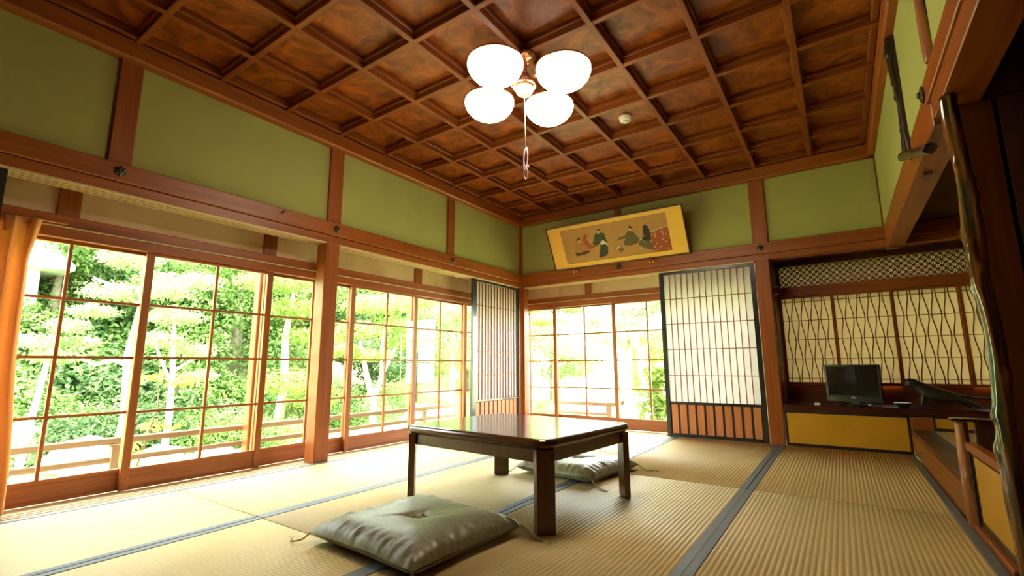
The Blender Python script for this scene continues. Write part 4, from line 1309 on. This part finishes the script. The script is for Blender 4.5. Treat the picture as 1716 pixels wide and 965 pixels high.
tree('garden_tree', 'thin leaning tree trunk beside the orange curtain with pale leaves', -4.44, -3.70,
     [([(0, -0.05, 0), (0.02, 0.0, 0.7), (0.0, 0.06, 1.3), (0.02, 0.10, 1.8)], [0.04, 0.035, 0.03, 0.018])],
     [((0, 0.15, 1.55), (0.3, 0.28, 0.09)), ((0, -0.05, 1.72), (0.3, 0.28, 0.10)), ((0, 0.22, 1.92), (0.3, 0.25, 0.10))], 1300, 0.028, LEAF_PALE, BARK, 2)
tree('garden_tree', 'slim pale tree with spreading light foliage behind the second glass door', -3.62, -2.61,
     [([(0, 0, 0), (0.01, 0.02, 0.8), (0.03, 0.0, 1.3), (0.0, -0.05, 2.2)], [0.045, 0.04, 0.034, 0.018]),
      ([(0.02, 0.0, 1.2), (0.05, -0.15, 1.5), (0.05, -0.25, 1.75)], [0.022, 0.018, 0.01]),
      ([(0.02, 0.0, 1.35), (0.05, 0.2, 1.5), (0.05, 0.3, 1.6)], [0.022, 0.018, 0.01])],
     [((0, -0.2, 1.75), (0.35, 0.28, 0.10)), ((0, 0.22, 1.62), (0.35, 0.28, 0.11)), ((0, 0.0, 2.05), (0.4, 0.32, 0.12)), ((0, -0.15, 2.38), (0.4, 0.3, 0.12)), ((0.05, 0.28, 1.30), (0.3, 0.25, 0.09)), ((0, 0.2, 2.55), (0.35, 0.3, 0.11))], 4000, 0.026, LEAF_PALE, BARK, 3)
sp = thing('sapling', 'small curved sapling with yellow leaves just outside the railing', 'sapling', (-1.87, -3.36, gh(-1.87, -3.36)))
obj('stem', branchy([([(0, -0.08, 0), (0, -0.10, 0.4), (0.0, -0.02, 0.75), (0, 0.03, 1.0), (0, 0.01, 1.22)], [0.014, 0.013, 0.011, 0.008, 0.004]), ([(0, 0.0, 0.9), (0.05, 0.12, 1.1), (0.05, 0.2, 1.2)], [0.006, 0.005, 0.003])]), DARKBARK, sp)
add_leaves('foliage', sp, [((0, -0.05, 1.24), (0.15, 0.2, 0.05)), ((0, 0.2, 1.2), (0.15, 0.2, 0.05)), ((0, 0.05, 0.8), (0.12, 0.2, 0.10)), ((0, -0.15, 0.65), (0.1, 0.12, 0.08))], 130, 0.042, LEAF_YELLOW, 4, shell=0.1)

tree('garden_tree', 'large dense green tree behind the stile between the second and third glass doors', -8.3, 0.3,
     [([(0, 0, 0), (0.1, 0, 1.5), (0, 0.1, 3.2)], [0.16, 0.13, 0.06])],
     [((0, -0.6, 2.2), (1.1, 1.1, 0.8)), ((0, 0.9, 2.6), (1.1, 1.1, 0.8)), ((0.3, 0.2, 3.6), (1.2, 1.3, 0.7)), ((0.4, -1.0, 1.2), (0.8, 0.9, 0.6)), ((0.5, 0.8, 1.2), (0.9, 1.0, 0.7)), ((0.2, -1.0, 3.2), (0.9, 0.9, 0.6))], 18000, 0.048, LEAF_MID, DARKBARK, 5)
tree('garden_tree', 'bright green maple left of the standing post, behind the third glass door', -6.3, 0.35,
     [([(0, 0, 0), (0, 0.1, 1.0), (0.1, 0.0, 2.0), (0.1, 0.1, 3.0)], [0.11, 0.09, 0.07, 0.03])],
     [((0.2, 0.1, 2.6), (0.7, 0.8, 0.22)), ((0.3, -0.4, 3.1), (0.8, 0.8, 0.22)), ((0.2, 0.5, 3.5), (0.8, 0.8, 0.25)), ((0.3, 0.5, 2.05), (0.6, 0.7, 0.18)), ((0.1, -0.3, 3.8), (0.7, 0.8, 0.25)), ((0.6, -0.1, 1.1), (0.6, 0.7, 0.28)), ((0.6, 0.5, 0.75), (0.6, 0.6, 0.28))], 9000, 0.045, LEAF_BRIGHT, BARK, 6)
tree('garden_tree', 'spreading bright maple with forked pale trunk right of the standing post', -4.5, 1.35,
     [([(0, 0, 0), (0.02, -0.05, 0.7), (0.0, -0.25, 1.3), (0.05, -0.45, 1.9)], [0.08, 0.065, 0.05, 0.025]), ([(0.02, -0.05, 0.7), (0.0, 0.25, 1.35), (0.05, 0.55, 1.9)], [0.055, 0.045, 0.02]), ([(0.0, 0.15, 1.15), (0.1, 0.05, 1.7), (0.1, 0.1, 2.2)], [0.035, 0.03, 0.015])],
     [((0, -0.5, 2.1), (0.6, 0.6, 0.2)), ((0, 0.5, 2.25), (0.6, 0.7, 0.2)), ((0, 0.0, 2.65), (0.7, 0.8, 0.22)), ((0, 0.9, 1.9), (0.5, 0.6, 0.16)), ((0, -0.9, 1.7), (0.5, 0.45, 0.16)), ((0.2, -0.3, 1.6), (0.45, 0.5, 0.13)), ((0, 1.1, 2.9), (0.6, 0.7, 0.2))], 8000, 0.040, LEAF_BRIGHT, BARK, 7)
tree('garden_tree', 'round pale green tree in the back garden seen left of the corner screen', -4.7, 3.9,
     [([(0, 0, 0), (0, 0.05, 1.0), (0, 0, 2.2)], [0.09, 0.07, 0.03])],
     [((0, -0.3, 2.0), (0.7, 0.8, 0.3)), ((0, 0.5, 2.3), (0.8, 0.8, 0.3)), ((0, 0, 2.9), (0.8, 0.9, 0.35)), ((0, -0.9, 2.6), (0.6, 0.6, 0.25)), ((0.2, 0.3, 1.5), (0.5, 0.5, 0.2))], 6500, 0.045, LEAF_PALE, BARK, 8)
# gnarled tree outside the back doors
tree('pine_tree', 'thin gnarled tree with flat boughs outside the back glass doors', -0.50, 1.80,
     [([(0, 0, 0), (-0.03, 0, 0.5), (0.02, 0.02, 0.85), (-0.05, 0, 1.15), (0.0, 0.03, 1.55), (0.02, 0.0, 2.0), (0.06, 0.02, 2.45), (0.2, 0.05, 2.62)], [0.07, 0.055, 0.045, 0.04, 0.034, 0.028, 0.022, 0.012]),
      ([(-0.05, 0, 1.15), (-0.2, 0.0, 1.32), (-0.33, 0.02, 1.36), (-0.4, 0.0, 1.30)], [0.018, 0.013, 0.009, 0.005]),
      ([(0.0, 0.02, 1.35), (0.18, 0.0, 1.40), (0.28, 0.02, 1.52), (0.42, 0.0, 1.55)], [0.018, 0.013, 0.009, 0.005]),
      ([(0.03, 0.0, 2.2), (-0.2, 0.0, 2.45), (-0.45, 0.02, 2.5)], [0.016, 0.012, 0.006])],
     [((-0.35, 0, 2.42), (0.35, 0.4, 0.06)), ((0.25, 0, 2.62), (0.4, 0.4, 0.07)), ((-0.05, 0.1, 2.82), (0.5, 0.4, 0.08)), ((-0.3, 0, 2.12), (0.25, 0.3, 0.05)), ((0.6, 0.1, 2.75), (0.35, 0.4, 0.08)), ((0.35, 0.0, 2.3), (0.25, 0.3, 0.05))], 3400, 0.028, LEAF_BRIGHT, DARKBARK, 9)
# bamboo-like shrub
bs = thing('bamboo_shrub', 'feathery bamboo shrub outside the back doors beside the wide shoji screen', 'shrub', (0.98, 2.2, gh(0.98, 2.2)))
bb_ = B()
rb = random.Random(4)
lobes = []
for k in range(14):
    a, rr = rb.uniform(0, 6.28), rb.uniform(0.05, 0.42)
    x, y = rr * math.cos(a), rr * math.sin(a) * 0.8
    h_ = rb.uniform(0.8, 1.95)
    bb_.tube([(x * 0.4, y * 0.4, 0), (x * 0.8, y * 0.8, h_ * 0.6), (x * 1.3, y * 1.2, h_)], [0.007, 0.006, 0.003], 5)
    lobes += [((x * 1.2, y * 1.1, h_ * 0.95), (0.14, 0.14, 0.16)), ((x * 0.95, y * 0.9, h_ * 0.65), (0.14, 0.14, 0.16)), ((x * 0.7, y * 0.7, h_ * 0.4), (0.12, 0.12, 0.14))]
obj('stems', bb_, DARKBARK, bs)
add_leaves('foliage', bs, lobes, 1500, 0.05, LEAF_BRIGHT, 10, shell=0.1)


def door_of(x, y):
    a = math.degrees(math.atan2(x - 3.4226, y + 5.1833))
    for lim, nm in ((-67.5, 'first glass door'), (-58.0, 'second glass door'), (-52.5, 'third glass door'), (-45.5, 'door right of standing post'), (-36, 'door left of the corner screen'), (-29.5, 'first back glass door'), (-22.5, 'second back glass door')):
        if a < lim:
            return nm
    return 'back glass door beside the wide screen'
def label_all(objs, text):
    byd = {}
    for o in objs:
        byd.setdefault((o['group'], door_of(o.location.x, o.location.y)), []).append(o)
    rank = ['nearest', 'second nearest', 'third nearest', 'fourth nearest', 'fifth nearest', 'sixth nearest', 'seventh nearest', 'eighth nearest', 'ninth nearest', 'tenth nearest', 'eleventh nearest', 'farthest']
    for (g, dn), L in byd.items():
        L.sort(key=lambda o: (o.location.xy - Vector((3.42, -5.18))).length)
        for k, o in enumerate(L):
            w_ = text[g]
            o['label'] = '%s behind the %s' % (w_, dn) if len(L) == 1 else '%s behind the %s, %s such' % (w_, dn, rank[min(k, 11)])

# hillside of trees: four kinds, copied
protos = []
kinds = [('garden_tree', 'dark evergreen crown in the mass of trees on the far slope', LEAF_DARK, 0.055, 14000), ('garden_tree', 'mid green crown in the mass of trees on the far slope', LEAF_MID, 0.050, 14000),
         ('garden_tree', 'bright green crown in the mass of trees on the far slope', LEAF_BRIGHT, 0.048, 14000), ('garden_tree', 'pale yellow-green crown in the mass of trees on the far slope', LEAF_PALE, 0.048, 12000)]
rh_ = random.Random(11)
for k, (nm, lab, mt, sz, ct) in enumerate(kinds):
    bl = []
    for q in range(9):
        a = q * 2.4
        rr = 0.35 + 0.75 * ((q * 0.37) % 1)
        bl.append(((rr * math.cos(a), rr * math.sin(a), 1.1 + 2.2 * ((q * 0.61) % 1)), (0.75 + 0.3 * ((q * 0.53) % 1), 0.75 + 0.3 * ((q * 0.71) % 1), 0.42 if k != 3 else 0.3)))
    t = thing(nm, lab, 'tree', (0, 0, 0), group=('dark evergreens', 'mid green trees', 'bright maples', 'pale trees')[k] + ' on the far slope')
    obj('trunk', branchy([([(0, 0, -0.4), (0.05, 0, 1.2), (0, 0.05, 2.8)], [0.13, 0.1, 0.04])]), DARKBARK, t)
    add_leaves('foliage', t, bl, ct, sz, mt, 20 + k, shell=0.3)
    protos.append(t)
spots_h = [(-9.5, -5.2, 3, .8), (-9.8, -2.6, 1, 1.0), (-9.6, -0.9, 0, .95), (-10.2, 1.2, 2, 1.1), (-8.9, 2.4, 1, 1.05), (-7.8, 3.8, 0, 1.0), (-7.6, 5.6, 2, 1.1), (-12.2, -4.4, 2, 1.0), (-12.4, -2.0, 0, 1.2), (-12.6, 0.4, 1, 1.25),
           (-12.2, 3.0, 0, 1.2), (-11.0, 5.2, 1, 1.2), (-9.8, 7.6, 2, 1.25), (-8.2, 8.6, 1, 1.1), (-15.2, -3.2, 1, 1.4), (-15.5, 0.0, 2, 1.5), (-15.0, 3.4, 1, 1.5), (-14.0, 7.0, 0, 1.5), (-12.0, 10.2, 1, 1.5), (-15.6, -6.6, 0, 1.4),
           (-6.6, 7.8, 3, 1.0), (-5.6, 10.6, 3, 1.2), (-7.9, 12.0, 2, 1.3), (-19, -1, 0, 1.9), (-19, 4.5, 1, 1.9), (-18, 10, 2, 1.9), (-13, 15, 1, 1.9), (-19, -7, 1, 1.8)]
first = set()
far_trees = []
for x, y, k, s in spots_h:
    o = protos[k] if k not in first else copy_tree(protos[k])
    first.add(k)
    o.location = (x, y, gh(x, y) - 0.1)
    o.rotation_euler = (0, 0, rh_.uniform(0, 6.28))
    o.scale = (s, s, s * rh_.uniform(0.9, 1.15))
    far_trees.append(o)
# pale distant crowns seen through the back doors
fk = 0
for x, y, s in ((-1.3, 9.0, 1.0), (1.2, 10.5, 1.1), (-3.2, 13.0, 1.4), (3.2, 9.5, 1.0)):
    o = copy_tree(protos[3])
    o['group'] = 'pale trees behind the back doors'
    far_trees.append(o)
    o.location = (x, y, gh(x, y) + 0.6 * s)
    o.rotation_euler = (0, 0, rh_.uniform(0, 6.28))
    o.scale = (s, s, s)

label_all(far_trees, {'dark evergreens on the far slope': 'dark evergreen on slope', 'mid green trees on the far slope': 'mid green tree on slope', 'bright maples on the far slope': 'bright maple on slope', 'pale trees on the far slope': 'pale tree on slope', 'pale trees behind the back doors': 'pale far tree'})

# shrubs on the slope foot
sk = [('shrub', 'low dark broad-leaved shrub at the foot of the slope', LEAF_DARK, 0.034), ('shrub', 'low mid green shrub at the foot of the slope', LEAF_MID, 0.030), ('shrub', 'low pale clipped shrub at the foot of the slope', LEAF_PALE, 0.022)]
sprot = []
for k, (nm, lab, mt, sz) in enumerate(sk):
    t = thing(nm, lab, 'shrub', (0, 0, 0), group=('dark', 'mid green', 'pale')[k] + ' shrubs at the slope foot')
    obj('stems', branchy([([(0, 0, -0.1), (0.05 * q, 0.1 - 0.05 * q, 0.35)], [0.02, 0.01]) for q in range(4)]), DARKBARK, t)
    add_leaves('foliage', t, [((0, 0, 0.30), (0.55, 0.55, 0.34)), ((0.35, 0.3, 0.22), (0.4, 0.4, 0.25)), ((-0.3, 0.35, 0.24), (0.4, 0.4, 0.28)), ((0.1, -0.4, 0.22), (0.42, 0.4, 0.26))], 5200, sz, mt, 40 + k, shell=0.5)
    sprot.append(t)
sspots = [(-6.2, -3.0, 0, 1.1), (-6.4, -2.0, 0, 1.3), (-6.9, -4.0, 0, 1.1), (-5.9, -1.3, 1, 1.1), (-5.6, -3.9, 2, 0.8), (-5.2, -0.6, 1, 0.9), (-7.2, -1.2, 0, 1.4), (-7.5, -2.9, 1, 1.3), (-6.3, 1.6, 1, 1.0), (-6.2, 2.8, 2, 1.1), (-5.7, 0.5, 2, 0.8),
          (-3.0, -3.9, 2, 0.55), (-3.2, -4.6, 1, 0.6), (-2.6, -1.9, 2, 0.5), (-2.9, 0.2, 2, 0.55), (-3.4, 2.6, 2, 0.6), (-2.3, -4.4, 2, 0.5), (-5.2, 5.4, 2, 1.0), (-3.9, 6.4, 1, 0.9),
          (-8.2, -3.6, 1, 1.7), (-8.4, -2.2, 0, 1.8), (-8.0, -0.6, 1, 1.7), (-8.6, -4.9, 0, 1.7), (-7.4, 0.4, 1, 1.4), (-6.9, 1.9, 0, 1.3), (-7.3, -2.1, 2, 1.2), (-6.7, -0.4, 2, 1.1), (-7.0, 3.2, 1, 1.5), (-9.0, -1.5, 0, 1.9), (-9.9, -1.1, 1, 2.2), (-10.8, -0.9, 0, 2.2), (-9.4, -2.6, 1, 2.0), (-10.1, -3.2, 0, 2.1), (-11.2, -2.2, 1, 2.4)]
first = set()
shrubs = []
for x, y, k, s in sspots:
    o = sprot[k] if k not in first else copy_tree(sprot[k])
    first.add(k)
    o.location = (x, y, gh(x, y) - 0.04)
    o.rotation_euler = (0, 0, rh_.uniform(0, 6.28))
    o.scale = (s, s, s * 1.0)
    shrubs.append(o)
label_all(shrubs, {'dark shrubs at the slope foot': 'low dark leafy shrub', 'mid green shrubs at the slope foot': 'low mid green shrub', 'pale shrubs at the slope foot': 'low pale clipped shrub'})

# rocks
def rock(label, x, y, r, sq, mat, seed, group=None):
    bm_ = bmesh.new()
    bmesh.ops.create_icosphere(bm_, subdivisions=3, radius=1.0)
    for v in bm_.verts:
        n = v.co.normalized()
        f = 1 + 0.35 * mnoise.noise(n * 1.6 + Vector((seed, 0, 0))) + 0.14 * mnoise.noise(n * 4 + Vector((0, seed, 0)))
        v.co = Vector((n.x * r * f, n.y * r * f * 1.15, n.z * r * sq * f))
    me = bpy.data.meshes.new('garden_rock')
    bm_.to_mesh(me)
    bm_.free()
    me.materials.append(mat)
    tag(put('garden_rock', me, None, (x, y, gh(x, y) + r * sq * 0.45)), label, 'rock', group)
rock('biggest white boulder beside the white tree trunk outside', -5.2, -2.95, 0.36, 0.8, STONE, 1)
rock('white boulder right of the biggest one outside', -4.85, -2.20, 0.26, 0.7, STONE, 2)
rock('small white boulder nearest the railing outside', -4.4, -1.65, 0.22, 0.6, STONE, 3)
rock('dark mossy rock close to the orange curtain outside', -6.2, -3.55, 0.42, 0.9, DARKSTONE, 4)
rock('pale flat stone in the bright ground right of the standing post', -3.9, 1.9, 0.30, 0.35, STONE, 5)
rock('pale flat stone in the bright ground left of the corner screen', -3.6, 3.3, 0.32, 0.3, STONE, 6)

# stone lantern
ln = thing('stone_lantern', 'stone lantern outside the back doors beside the corner post', 'lantern', (-0.92, 1.62, gh(-0.92, 1.62)))
obj('base', B().lathe([(0.20, 0.0), (0.19, 0.10), (0.11, 0.16), (0.09, 0.20), (0.0, 0.20)], n=6), STONE, ln)
obj('shaft', B().lathe([(0.085, 0.20), (0.075, 0.45), (0.085, 0.70), (0.0, 0.70)], n=16), STONE, ln)
obj('platform', B().lathe([(0.09, 0.70), (0.17, 0.76), (0.17, 0.82), (0.0, 0.82)], n=6), STONE, ln)
fb = B()
for k in range(4):
    a = math.pi / 4 + k * math.pi / 2
    cx, cy = 0.085 * math.cos(a), 0.085 * math.sin(a)
    fb.box((cx - 0.022, cy - 0.022, 0.82), (cx + 0.022, cy + 0.022, 1.0))
obj('fire_box', fb, STONE, ln)
obj('roof', B().lathe([(0.05, 1.00), (0.25, 1.00), (0.24, 1.04), (0.12, 1.13), (0.06, 1.17), (0.0, 1.17)], n=6), STONE, ln)
obj('finial', B().lathe([(0.035, 1.17), (0.05, 1.20), (0.065, 1.25), (0.045, 1.32), (0.0, 1.37)], n=12), STONE, ln)

# storehouse on the slope
hs = thing('storehouse', 'grey storehouse with pale tiled roof on the slope beyond the curtain', 'building', (-10.6, -4.4, 0.9))
obj('wall', B().box((-1.3, -1.6, -0.5), (1.3, 1.45, 1.75)), OUTWALL, hs)
b = B()
for s in (1,):
    b.prism([(-1.75, 1.72), (1.75, 1.72), (1.75, 1.82), (0.0, 2.55), (-1.75, 1.82)], -2.0, 1.85, lambda x, z, y: (x, y, z))
obj('roof', b, OUTROOF, hs)
obj('window', B().box((1.30, -0.2, 0.9), (1.33, 0.5, 1.4)), DARKSTONE, hs)
